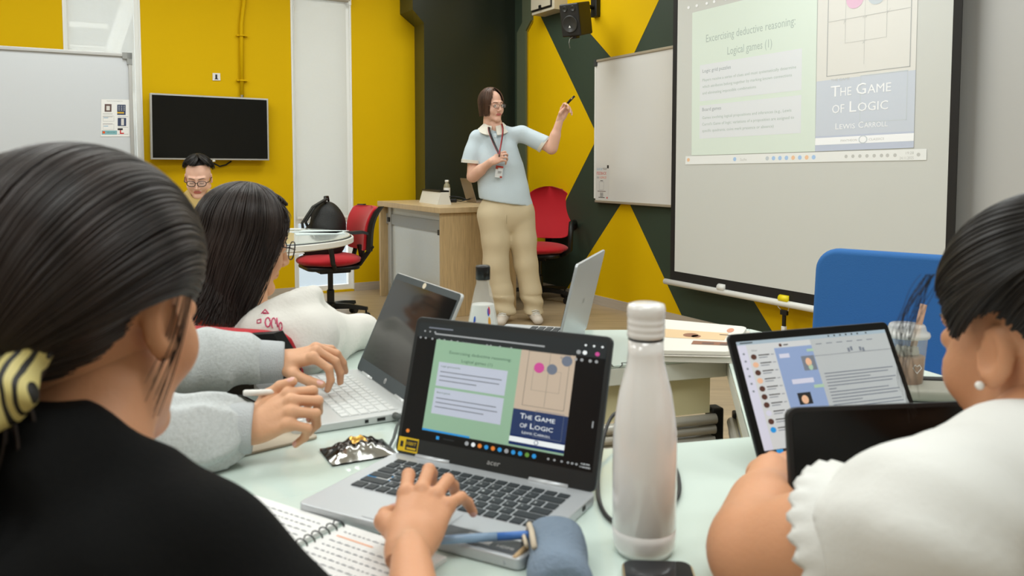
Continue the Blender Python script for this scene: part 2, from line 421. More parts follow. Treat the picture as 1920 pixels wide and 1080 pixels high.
def window(name, w, transom, hem, roller_z, bl):
    n0, n1, z0, z1 = w; t = .045
    f = MB(); u0, u1 = UB+.02, UB+.08
    rprism(f, n0, n0+t, u0, u1, z0, z1); rprism(f, n1-t, n1, u0, u1, z0, z1); rprism(f, n0+t, n1-t, u0, u1, z1-t, z1); rprism(f, n0+t, n1-t, u0, u1, z0, z0+t)
    if transom: rprism(f, n0+t, n1-t, u0, u1, transom-.03, transom+.03)
    fr = struct(name, f, FRM)
    g = MB(); rprism(g, n0+t, n1-t, UB+.045, UB+.05, z0+t, z1-t); g.build('glass', WGL, fr)
    # white reveal lining
    l = MB(); rprism(l, n0, n0+.012, UB-.005, UB+.02, z0, z1); rprism(l, n1-.012, n1, UB-.005, UB+.02, z0, z1); l.build('reveal_lining', FRM, fr)
    bt = thing('roller_blind', 'x', 'blind', R((n0+n1)/2, UB, roller_z))
    b = MB(); rprism(b, n0+.03, n1-.05, UB-.004, UB-.0025, hem, roller_z); b.build('blind_fabric', bl, bt)
    h = MB(); rprism(h, n0+.03, n1-.05, UB-.012, UB+.002, hem-.02, hem); h.build('hem_bar', FRM, bt)
    c = MB(); c.tube([R(n0+.02, UB-.03, roller_z+.02), R(n1-.02, UB-.03, roller_z+.02)], .028, 12); c.build('roller_tube', mat('grey_blind_tube', (176, 170, 160), .5), bt, smooth=False)
    k = MB(); rprism(k, n1-.035, n1-.012, UB-.05, UB-.006, roller_z-.03, roller_z+.06); k.build('end_bracket', WPL, bt)
    return bt
zA = wallB(657, 5).z
b1 = window('window_1', WA, wallB(600, 412).z, wallB(600, 405).z, zA, BLD); b1['label'] = 'pale sheer roller blind in the tall window between the television and the corner column'
b2 = window('window_2', WB, None, .5, 3.0, BLD2); b2['label'] = 'half see-through roller blind over the tall window behind the left whiteboard'
# block across the courtyard, with a balcony railing
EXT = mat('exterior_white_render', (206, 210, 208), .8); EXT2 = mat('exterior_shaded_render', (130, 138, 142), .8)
bt = thing('building', 'white building with a balcony railing seen through the left window blind', 'building', R(-1, 11.4, 0))
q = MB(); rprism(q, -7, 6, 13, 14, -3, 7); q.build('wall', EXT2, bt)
q = MB(); zr = planeU(150, 45, 11.5).z; zb = planeU(150, 110, 11.5).z
a0, a1 = nn(planeU(60, 90, 11.5)), nn(planeU(203, 90, 11.5))
rprism(q, a0, a1, 11.47, 11.53, zr-.04, zr+.02); rprism(q, a0, a1, 11.48, 11.52, zr-.3, zr-.26)
for i in range(14):
    x = a0+(a1-a0)*i/13; rprism(q, x-.02, x+.02, 11.48, 11.52, zb-.4, zr-.28)
q.build('balcony_railing', EXT, bt)
q = MB(); rprism(q, a0-.2, a1+2, 11.4, 13, zb-.75, zb-.4); q.build('balcony_slab', EXT, bt)
q = MB(); P = [planeU(195, 105, 11.3), planeU(232, -10, 11.3), planeU(262, -10, 11.3), planeU(222, 105, 11.3)]
P = [p+(p-P[(i+3) % 4 if i in (0,) else i-1])*0 for i, p in enumerate(P)]
d = (P[0]-P[1]).normalized(); P[0] += d*2; P[3] += d*2; P[1] -= d*2; P[2] -= d*2
q.extr(P, DU*.6); q.build('stair_flank', EXT, bt)
q = MB()
for i in range(5):
    z = 1.2+.42*i; q.extr([planeU(545, 160-40*i, 11.0), planeU(668, 90-40*i, 11.0), planeU(668, 84-40*i, 11.0), planeU(545, 154-40*i, 11.0)], DU*.1)
q.build('stair_rail', EXT, bt)
# ceiling panels (out of the frame, the room's own lamps)
for i, (n, u) in enumerate(LIGHT_POS):
    t = thing('ceiling_light', 'flush white ceiling panel light above the tables', 'ceiling light', R(n, u, CEIL-.03), ROOMZ, 'flush ceiling panel lights')
    q = MB(); q.box((0, 0, .012), (1.6, 1.0, .03)); q.build('frame', WPL, t, local=True)
    q = MB(); q.box((0, 0, -.006), (1.5, .9, .006)); q.build('diffuser', mat('lit_diffuser', (255, 250, 240), .8, emit=3), t, local=True)
# ================================================================ LEFT SIDE: WHITEBOARD, TV, SIGN
WBS = mat('whiteboard_surface', (200, 204, 208), .22); WBR = mat('right_whiteboard_surface', (212, 211, 208), .14)
ub = 6.75
tr_ = planeU(243, 106, ub); z1 = tr_.z; n1 = nn(tr_); n0 = n1-2.4; z0 = z1-1.35
t = thing('whiteboard', 'large whiteboard with a thin silver frame in front of the left window', 'whiteboard', R((n0+n1)/2, ub, 0))
q = MB(); rprism(q, n0, n1, ub, ub+.02, z0, z1); q.build('board', WBS, t)
q = MB()
for a in ((n0-.012, n1+.012, z1-.005, z1+.022), (n0-.012, n1+.012, z0-.022, z0+.005)): rprism(q, a[0], a[1], ub-.012, ub+.028, a[2], a[3])
for a in (n0, n1): rprism(q, a-.012, a+.012, ub-.012, ub+.028, z0, z1)
q.build('frame', ALU, t, bev=.003)
q = MB(); rprism(q, n1-.05, n1+.016, ub-.016, ub+.03, z1-.02, z1+.026); rprism(q, n1-.02, n1+.016, ub-.016, ub+.03, z1-.06, z1+.026); q.build('corner_cap', mat('grey_cap', (140, 142, 140), .5), t)
for a in (n0+.25, n1-.25):
    q = MB(); rprism(q, a-.02, a+.02, ub+.03, ub+.06, .08, z1-.1); rprism(q, a-.025, a+.025, ub-.25, ub+.3, .06, .1)
    for du in (-.24, .29): q.sph(R(a, ub+du, .035), (.035, .035, .035), 10)
    q.build('stand_leg', ALU, t)
PAP = mat('white_paper', (226, 226, 224), .6)
inks = [PAP, mat('ink_black', (30, 28, 30), .5), mat('ink_teal', (122, 172, 178), .6), mat('ink_red', (196, 30, 28), .5), mat('ink_brown', (92, 70, 66), .5), mat('ink_navy', (50, 62, 92), .5), mat('ink_yellow', (206, 166, 44), .5), mat('ink_grey', (150, 150, 152), .6), mat('ink_orange', (214, 84, 30), .5), mat('ink_blue', (90, 150, 190), .5), mat('ink_pale', (206, 204, 200), .6)]
H_ = homog([(0, 0), (1, 0), (1, 1), (0, 1)], [(189, 256), (243, 256), (243, 187), (190, 186)])
pg = Page(lambda a, b, o: planeU(*H_(a, b), ub-.002-o), inks)
pg.rect(0, 0, 1, 1, 0, 0)
pg.text('How To Use Apple TV', .2, .945, .55, .02, 1)
for r_ in ((.12, .66, .36, .87, 4), (.56, .58, .86, .86, 5), (.58, .28, .88, .5, 5), (.03, .05, .56, .16, 2), (.58, .17, .76, .22, 1)): pg.rect(*r_)
pg.rect(.18, .7, .3, .82, 10, 2); pg.rect(.7, .3, .8, .48, 10, 2); pg.rect(.56, .62, .8, .66, 6, 2); pg.rect(.66, .08, .7, .17, 3, 2); pg.rect(.66, .07, .8, .1, 3, 2)
for i in range(3):
    for j in range(3): pg.rect(.6+.09*i, .7+.05*j, .65+.09*i, .73+.05*j, 7, 2)
pg.disc(.1, .11, .05, .035, 8, 2); pg.text('SHARE YOUR SCREEN', .2, .1, .3, .02, 1, 3)
for b in (.46, .24): pg.frame(.07, b-.06, .45, b+.09, .006, .006, 7, 1); pg.rect(.09, b+.03, .25, b+.045, 9, 2)
for b in (.6, .52, .33): pg.rect(.06, b, .4, b+.012, 7, 1)
for b in (.53, .24, .06): pg.rect(.58, b, .95, b+.01, 7, 1)
pg.build('instruction_sheet', t, label='white instruction sheet with small pictures taped to the board')
# television
c = [wallB(*p, .1) for p in ((283, 299), (505, 301), (503, 185), (281, 174))]
t = thing('television', 'wide black flat television with a thin silver rim on the yellow wall', 'television', c[0])
q = MB(); q.prism([p for p in c], [p+DU*.05 for p in c]); q.build('casing', ALU, t, bev=.003)
ctr = sum(c, Vector())/4; ins = [ctr+(p-ctr)*Vector((1, 1, 1)).x*1 for p in c]
def inset(c, a): 
    e1 = (c[1]-c[0]).normalized(); e2 = (c[3]-c[0]).normalized()
    return [c[0]+e1*a+e2*a, c[1]-e1*a+e2*a, c[2]-e1*a-e2*a, c[3]+e1*a-e2*a]
s_ = inset(c, .014); q = MB(); q.prism([p-DU*.003 for p in s_], [p+DU*.002 for p in s_]); q.build('screen', mat('tv_screen', (12, 12, 9), .16, spec=.35), t)
q = MB(); rprism(q, nn(ctr)-.2, nn(ctr)+.2, UB-.05, UB, ctr.z-.15, ctr.z+.15); q.build('wall_mount', BLK, t)
q = MB(); q.tube([wallB(400, 306, .04), wallB(412, 312, .03), wallB(424, 309, .02), wallB(434, 302, .03)], .007, 6); q.build('cable', BLK, t, smooth=True)
q = MB(); q.tube([wallB(401, 300, .1), wallB(401, 303, .1)], .012, 8); q.build('sensor', WPL, t)
# number plate and conduit
t = thing('number_plate', 'small white plate with a black 1 above the television', 'sign', wallB(405, 144))
pc = [wallB(*p) for p in ((398.5, 151), (413, 151), (412.5, 137.5), (398.5, 137))]
q = MB(); q.prism([p-DU*.008 for p in pc], pc); q.build('plate', PAP, t)
H1 = homog([(0, 0), (1, 0), (1, 1), (0, 1)], [(398.5, 151), (413, 151), (412.5, 137.5), (398.5, 137)])
pg = Page(lambda a, b, o: wallB(*H1(a, b), .0085+o), inks); pg.text('1', .36, .16, .26, .68, 1); pg.rect(.28, .16, .74, .25, 1, 2); pg.build('numeral', t)
t = thing('wall_conduit', 'yellow painted electrical conduit running down the wall to the television', 'conduit', wallB(453, 160))
q = MB(); q.tube([wallB(458, -180, .02), wallB(457.5, 2, .02), wallB(452.5, 45, .02), wallB(453.5, 178, .02)], .016, 10); q.build('pipe', YEL, t, smooth=True)
for y in (67, 151):
    q = MB(); p = wallB(453.5, y, .012); q.box(p, (.09, .03, .012), rotm(rz=ROOMZ)); q.box(p-DU*.01, (.045, .046, .012), rotm(rz=ROOMZ)); q.build('clip', YEL, t)
q = MB(); q.tube([wallB(453.5, 178, .02), wallB(453.5, 184, .02)], .014, 8); q.build('fitting', CHR, t)
# ================================================================ RIGHT WALL
# distribution box
t = thing('electrical_box', 'beige wall-mounted electrical box at the top of the corner', 'electrical box', wallR(1020, 10))
a = planeN(997, 29.7, NR-.14); b = planeN(1039, 16.3, NR-.14)
u0, u1 = uu(b), uu(a); zb = (a.z+b.z)/2
BOXM = mat('beige_metal_box', (186, 178, 158), .45)
q = MB(); rprism(q, NR-.14, NR, u0, u1, zb, zb+.55); q.build('body', BOXM, t, bev=.004)
q = MB(); rprism(q, NR-.155, NR-.14, u0+.05, u1-.01, zb+.04, zb+.5); q.build('door', BOXM, t, bev=.002)
q = MB(); c0 = planeN(1013, 13, NR-.156); q.box(c0, (.02, .03, .03), rotm(rz=ROOMZ)); q.build('latch', BLK, t)
q = MB(); rprism(q, NR-.146, NR-.138, u0+.035, u0+.05, zb+.03, zb+.5); rprism(q, NR-.146, NR-.138, u0+.035, u1-.01, zb+.025, zb+.04); q.build('door_gap', BLK, t)
# wall speaker
ctr = planeN(1080, 36, NR-.36)
t = thing('wall_speaker', 'black box speaker on a wall bracket beside the electrical box', 'speaker', ctr)
SPM = mat('speaker_black', (26, 24, 22), .5)
fwd = Vector((-.55, -.82, -.22)).normalized(); sd = fwd.cross(Vector((0, 0, 1))).normalized(); upv = sd.cross(fwd); M = Matrix((sd, fwd, upv)).transposed()
q = MB(); q.box(ctr, (.17, .2, .25), M); q.build('cabinet', SPM, t, bev=.012, seg=3)
q = MB(); fc = ctr+fwd*.1
q.lathe([(.001, .0), (.05, .002), (.058, .008), (.064, .008), (.068, -.002)], fc-upv*.03, 24, Matrix((sd, upv, fwd)).transposed()); q.build('woofer', mat('speaker_cone', (44, 44, 42), .35), t, smooth=True)
for k in (-1, 1):
    q = MB(); q.lathe([(.001, 0), (.016, .002), (.02, .006), (.023, -.002)], fc+upv*.085+sd*.035*k, 14, Matrix((sd, upv, fwd)).transposed()); q.build('tweeter', mat('speaker_cone', (44, 44, 42), .35), t, smooth=True)
q = MB(); p = fc-upv*.05+fwd*.012; q.add([p+upv*.012, p+sd*.01-upv*.006, p-sd*.01-upv*.006], [(0, 1, 2)]); q.build('badge', PAP, t)
q = MB(); q.box(ctr-upv*.13+fwd*.05, (.06, .06, .03), M); q.build('plug', BLK, t, bev=.006)
q = MB(); q.tube([ctr-upv*.13+fwd*.08, ctr-upv*.14+fwd*.13, ctr-upv*.17+fwd*.15, ctr-upv*.21+fwd*.14], .003, 6); q.build('cable', mat('grey_cable', (120, 118, 110), .5), t)
wp = planeN(1117, 15, NR-.02)
q = MB(); q.box(wp, (.05, .08, .15), rotm(rz=ROOMZ)); q.build('wall_plate', BLK, t, bev=.006)
q = MB(); q.tube([wp-DN*.03, wp-DN*.1+Vector((0, 0, .01)), ctr-fwd*.13+upv*.03, ctr-fwd*.08], .017, 8); q.sph(wp-DN*.1, .03, 10); q.sph(ctr-fwd*.13, .028, 10); q.build('bracket_arm', BLK, t, smooth=True)
q = MB(); q.tube([planeN(1115, -40, NR-.02), planeN(1116, 2, NR-.02)], .02, 8); q.build('conduit', PAP, t)
# right whiteboard
c = [wallR(*p, .03) for p in ((1116.5, 376.5), (1262, 387.5), (1262, 87), (1117, 115))]
c[1] = c[0]-DU*1.2; c[2] = Vector((c[1].x, c[1].y, c[2].z)); zt = wallR(1119, 115, .03).z; c[3] = Vector((c[0].x, c[0].y, zt)); c[2].z = zt
c[1].z = c[0].z
t = thing('whiteboard', 'glossy whiteboard on the dark green wall, half hidden by the projector screen', 'whiteboard', c[0])
q = MB(); q.prism(c, [p+DN*.025 for p in c]); q.build('board', WBR, t)
for z in (c[0].z-.012, zt-.008): q = MB(); rprism(q, NR-.04, NR-.004, uu(c[1]), uu(c[0]), z, z+.02); q.build('rail', mat('warm_aluminium', (176, 166, 148), .4, metal=.4), t, bev=.003)
q = MB(); rprism(q, NR-.036, NR-.005, uu(c[0]), uu(c[0])+.018, c[0].z+.02, zt-.04); q.build('side_rail', WPL, t, bev=.003)
q = MB(); rprism(q, NR-.042, NR-.004, uu(c[0])-.015, uu(c[0])+.02, zt-.04, zt+.015); q.build('corner_cap', DGREY, t)
H2 = homog([(0, 0), (1, 0), (1, 1), (0, 1)], [(1116, 373), (1141, 374.5), (1142, 309), (1116, 309)])
pg = Page(lambda a, b, o: wallR(*H2(a, b), .0312+o), inks)
pg.rect(0, 0, 1, 1, 10, 0); pg.text('GIVE US', .12, .85, .4, .055, 9, shear=.2); pg.text('YOUR', .56, .86, .27, .055, 1, shear=.2)
pg.text('FEEDBACK', .1, .72, .72, .085, 3, shear=.2); pg.text('ON', .12, .61, .15, .055, 1, shear=.2); pg.text('X-SPACE!', .3, .61, .52, .065, 8, shear=.2)
pg.frame(.3, .28, .64, .52, .015, .008, 7, 1)
for i, (b, w) in enumerate(((.54, .2), (.23, .6), (.175, .24), (.13, .24), (.085, .24), (.045, .46))): pg.rect(.48-w/2, b, .48+w/2, b+.018, 1 if i != 1 else 4, 2)
pg.rect(.85, .03, .92, .08, 3, 2); pg.rect(.86, .9, .98, .99, 1, 2)
pg.build('feedback_poster', t, label='narrow poster asking for feedback at the lower left corner')
# projector screen
SO = .13
SW_ = mat('projection_cloth', (208, 210, 206), .75); SBK = mat('screen_black_border', (24, 22, 20), .7)
zb = wallR(1266, 508.5, SO).z; uL = uu(wallR(1266, 400, SO)); uR_ = uu(wallR(1781, 220, SO))
t = thing('projector_screen', 'large pull-down projector screen showing a green slide, black border and white bottom bar', 'projector screen', R(NR-SO, (uL+uR_)/2, zb))
q = MB(); rprism(q, NR-SO, NR-SO+.003, uR_, uL, zb, CEIL-.12); q.build('cloth', SW_, t)
zb2 = zb-.07; q = MB(); bw = .045
rprism(q, NR-SO-.001, NR-SO+.004, uL, uL+bw, zb2, CEIL-.12); rprism(q, NR-SO-.001, NR-SO+.004, uR_-bw, uR_, zb2, CEIL-.12); rprism(q, NR-SO-.001, NR-SO+.004, uR_, uL, zb2, zb); q.build('border', SBK, t)
q = MB(); q.tube([R(NR-SO, uL+.1, zb2-.015), R(NR-SO, uR_-.1, zb2-.015)], .021, 12); q.build('bottom_bar', WPL, t, smooth=True)
q = MB(); p = wallR(1352, 539, SO); q.tube([p+DU*.02, p-DU*.04], .025, 12); q.build('bar_clip', WPL, t, smooth=True)
q = MB(); p = wallR(1471, 560, SO); q.tube([p+DU*.035, p-DU*.035], .0225, 12); q.build('yellow_tape', mat('bright_yellow_tape', (236, 216, 20), .4), t, smooth=True)
q = MB(); p = p-Vector((0, 0, .02)); q.tube([p+DU*.04, p+DU*.05-Vector((0, 0, .035)), p+DU*.012-Vector((0, 0, .06)), p-DU*.03-Vector((0, 0, .05)), p-DU*.04-Vector((0, 0, .02)), p-DU*.035], .0035, 6); q.build('pull_ring', CHR, t)
q = MB(); p2 = p-Vector((0, 0, .065)); q.box(p2, (.02, .05, .03), rotm(rz=ROOMZ)); q.box(p2-Vector((0, 0, .05)), (.014, .022, .07), rotm(rz=ROOMZ)); q.tube([p2-Vector((0, 0, .08)), p2-Vector((.01, 0, .5)), p2-Vector((.02, .02, .62))], .006, 6); q.build('strap', BLK, t, bev=.002)
q = MB(); q.box(p2-Vector((0, 0, .1)), (.018, .026, .032), rotm(rz=ROOMZ)); q.build('strap_label', PAP, t)
q = MB(); rprism(q, NR-SO-.06, NR-.002, uR_-.2, uL+.2, CEIL-.13, CEIL-.01); q.build('housing', WPL, t, bev=.01)
# the projected picture: projector light put into patch colours and a faint glow
def proj_mat(n, c, e=.07):
    return mat('slide_'+n, c, .75, emit=e)
SL = [proj_mat('green', (216, 228, 218)), proj_mat('white', (222, 226, 230)), proj_mat('ink', (176, 190, 184)), proj_mat('ink_dark', (160, 168, 172)), proj_mat('cover', (220, 219, 214)), proj_mat('navy', (200, 207, 218)), proj_mat('deep_navy', (190, 198, 216)), proj_mat('letter', (236, 238, 240), .14), proj_mat('pink', (222, 186, 208)), proj_mat('grey_blue', (196, 204, 210)), proj_mat('line', (194, 195, 192)), proj_mat('bar', (226, 228, 226), .12), proj_mat('icon_blue', (170, 200, 236)), proj_mat('icon_orange', (236, 196, 160)), proj_mat('top', (186, 188, 186)), proj_mat('heavy_line', (172, 174, 174))]
HS = homog([(0, 0), (1, 0), (1, 1), (0, 1)], [(1296.5, 291.5), (1528, 284), (1533, -34.5), (1298, 24)])
pg = Page(lambda a, b, o: wallR(*HS(a, b), SO+.002+o), SL); pg.step = .0004
pg.rect(0, 0, 1, 1, 0, 1)
pg.text('Excercising deductive reasoning:', .13, .775, .72, .052, 2); pg.text('Logical games (1)', .32, .665, .36, .052, 2)
pg.rect(.075, .375, .9, .625, 1, 2); pg.rect(.075, .115, .9, .345, 1, 2)
pg.text('Logic grid puzzles', .1, .57, .25, .024, 3, 3)
for i, s in enumerate(('Players receive a series of clues and must systematically determine', 'which attributes belong together by marking known connections', 'and eliminating impossible combinations')):
    pg.text(s, .1, .51-.045*i, (.76, .73, .46)[i], .019, 2, 3)
pg.text('Board games', .1, .305, .17, .024, 3, 3)
for i, s in enumerate(('Games involving logical propositions and inferences (e.g., Lewis', "Carrol's Game of logic: variations of a proposition are assigned to", 'specific quadrants; coins mark presence or absence)')):
    pg.text(s, .1, .25-.045*i, (.73, .75, .6)[i], .019, 2, 3)
H3 = homog([(0, 0), (1, 0), (1, 1), (0, 1)], [(1528, 284), (1713, 277), (1723, -95), (1535, -50)])
pc_ = pg.fn; pg.fn = lambda a, b, o: wallR(*H3(a, b), SO+.002+o)
pg.rect(0, 0, 1, 1, 4, 1); pg.rect(0, .085, 1, .395, 5, 2); pg.rect(0, 0, 1, .085, 6, 2); pg.rect(0, .035, 1, .075, 7, 3)
pg.frame(.11, .415, .95, .97, .008, .004, 15, 3); pg.rect(.11, .715, .95, .718, 10, 3); pg.rect(.5, .46, .503, .97, 10, 3); pg.frame(.3, .585, .72, .86, .004, .002, 10, 3)
pg.frame(.47, .145, .93, .4, .008, .004, 9, 3)
pg.disc(.395, .815, .09, .05, 8, 4); pg.disc(.615, .815, .09, .05, 9, 4); pg.disc(.9, .93, .09, .05, 9, 4)
for s, a, b, w in (('y', .28, .7, .03), ("m", .48, .705, .04), ("y'", .71, .71, .04), ("x'", .48, .57, .04)): pg.text(s, a, b, w, .02, 10, 4, shear=.3)
pg.text('THE GAME', .16, .385, .2, .014, 10, 4)
pg.text('T', .16, .30, .1, .06, 7, 5); pg.text('HE', .265, .30, .115, .047, 7, 5); pg.text('G', .43, .30, .1, .06, 7, 5); pg.text('AME', .545, .30, .23, .047, 7, 5)
pg.text('OF', .18, .208, .13, .047, 7, 5); pg.text('L', .365, .208, .07, .06, 7, 5); pg.text('OGIC', .45, .208, .3, .047, 7, 5)
pg.text('L', .22, .118, .035, .034, 7, 5); pg.text('EWIS', .265, .118, .16, .027, 7, 5); pg.text('C', .46, .118, .05, .034, 7, 5); pg.text('ARROLL', .52, .118, .23, .027, 7, 5)
pg.disc(.51, .055, .045, .022, 9, 4); pg.disc(.51, .055, .035, .017, 7, 5); pg.text('PANTHEON', .28, .048, .17, .012, 10, 4); pg.text('CLASSICS', .57, .048, .15, .012, 10, 4)
H4 = homog([(0, 0), (1, 0), (1, 1), (0, 1)], [(1285, 308.5), (1737, 300), (1737.5, 279), (1285.5, 293)])
pg.fn = lambda a, b, o: wallR(*H4(a, b), SO+.002+o)
pg.rect(0, 0, 1, 1, 11, 2); pg.disc(.016, .55, .008, .22, 13, 3); pg.text('Suche', .285, .3, .03, .3, 10, 3)
for i, k in enumerate((12, 9, 12, 12, 12, 13, 12, 13, 12)):
    a = (.258, .41, .438, .466, .494, .522, .55, .578, .606)[i]; pg.disc(a, .5, .008, .24, k, 3, 8)
for a in (.73, .755, .78, .805, .83, .855, .875, .9, .975): pg.disc(a, .5, .006, .18, 10, 3, 8)
pg.text('19:28', .935, .55, .025, .25, 10, 3); pg.text('24.11.2025', .915, .1, .045, .25, 10, 3)
H5 = homog([(0, 0), (1, 0), (1, 1), (0, 1)], [(1285, 24), (1400, -3), (1400, -30), (1285, -4)])
pg.fn = lambda a, b, o: wallR(*H5(a, b), SO+.002+o)
for a in (.05, .18, .34, .46, .65): pg.disc(a, .3, .02, .1, 7, 3, 8)
pg.build('projected_slide', t, label='pale green slide about deductive reasoning beside a book cover')
# ================================================================ DESK, CHAIRS, ROUND TABLE
WOOD = mat('light_oak_laminate', (190, 164, 122), .45, noise=(9, .16, (14, 14, .7)))
WOODT = mat('pale_oak_top', (196, 172, 134), .35, noise=(5, .08, (6, 6, 1)))
dn0, dn1, du0, du1, dh = 2.62, 3.28, 5.66, 6.93, .85
t = thing('lectern_desk', 'pale wood teaching desk with a white glazed side at the dark column', 'desk', R(dn0, du0, 0))
q = MB(); rprism(q, dn0-.03, dn1+.03, du0-.03, du1+.01, dh-.045, dh); q.build('top', WOODT, t, bev=.004)
q = MB(); rprism(q, dn0, dn1, du0, du0+.03, 0, dh-.045); q.build('side_panel', WOOD, t, bev=.002)
q = MB(); rprism(q, dn0-.02, dn0+.3, du1-.04, du1, 0, dh-.045); q.build('side_panel', WOOD, t, bev=.002)
q = MB(); rprism(q, dn0+.05, dn0+.06, du0+.03, du1-.04, .02, dh-.045); q.build('glazed_panel', mat('frosted_white_panel', (206, 212, 212), .2, noise=(30, .02, (1, 1, 6))), t)
q = MB(); rprism(q, dn0+.035, dn0+.05, du0+.03, du1-.04, dh-.2, dh-.11); q.build('grey_band', mat('grey_band', (140, 142, 140), .3), t)
for u_, z_ in ((du0+.09, dh-.2), (du1-.12, dh-.16)):
    q = MB(); rprism(q, dn0+.02, dn0+.05, u_-.02, u_+.02, z_-.02, z_+.02); q.build('latch', BLK, t)
q = MB(); rprism(q, dn0+.03, dn0+.05, du1-.16, du1-.1, .02, dh-.05); q.build('inner_rail', ALU, t)
q = MB(); rprism(q, dn1-.03, dn1, du0+.03, du1, .06, dh-.045); q.build('back_panel', WOOD, t)
def ond(px, py, z=dh): return onz(px, py, z)
# items on the desk
p = ond(805, 381); 
t = thing('white_box', 'white wedge box with a black top edge on the left of the teaching desk', 'box', p)
a, b = ond(786, 379), ond(820, 384); e = (b-a).normalized(); d = Vector((-e.y, e.x, 0))
q = MB(); q.prism([a, b, b+d*.12, a+d*.12], [a+Vector((0, 0, .1))+d*.03, b+Vector((0, 0, .1))+d*.03, b+d*.09+Vector((0, 0, .1)), a+d*.09+Vector((0, 0, .1))]); q.build('front', WPL, t)
q = MB(); q.prism([p_+Vector((0, 0, .1)) for p_ in (a+d*.025, b+d*.025, b+d*.1, a+d*.1)], [p_+Vector((0, 0, .114)) for p_ in (a+d*.025, b+d*.025, b+d*.1, a+d*.1)]); q.build('black_edge', BLK, t)
p = ond(838, 375)
t = thing('water_bottle', 'small clear bottle with a white cap and label on the teaching desk', 'bottle', p)
q = MB(); q.lathe([(.028, 0), (.03, .01), (.03, .12), (.026, .14), (.016, .155), (.016, .165), (.004, .166)], p, 20); q.build('body', mat('cloudy_plastic', (196, 190, 160), .15, trans=.5), t, smooth=True)
q = MB(); q.lathe([(.0305, .02), (.0308, .022), (.0308, .11), (.0305, .112)], p, 20); q.build('paper_label', PAP, t, smooth=True)
q = MB(); q.lathe([(.018, .16), (.018, .182), (.002, .183)], p, 20); q.build('cap', WPL, t, smooth=True)
p = ond(842, 379.5)
t = thing('power_adapter', 'black laptop power brick with a coiled cable on the teaching desk', 'adapter', p)
q = MB(); q.box(p+Vector((0, 0, .015)), (.13, .05, .03), rotm(rz=.1)); q.build('brick', BLK, t, bev=.006)
q = MB(); q.tube([p+Vector(v) for v in ((.06, 0, .015), (.1, .02, .01), (.14, -.02, .02), (.18, .02, .03), (.15, .05, .02), (.1, .04, .04), (.02, .05, .05), (-.06, .05, .03), (-.12, .0, .01), (-.06, -.03, .01), (0, -.03, .01))], .005, 6); q.build('cable', BLK, t, smooth=True)
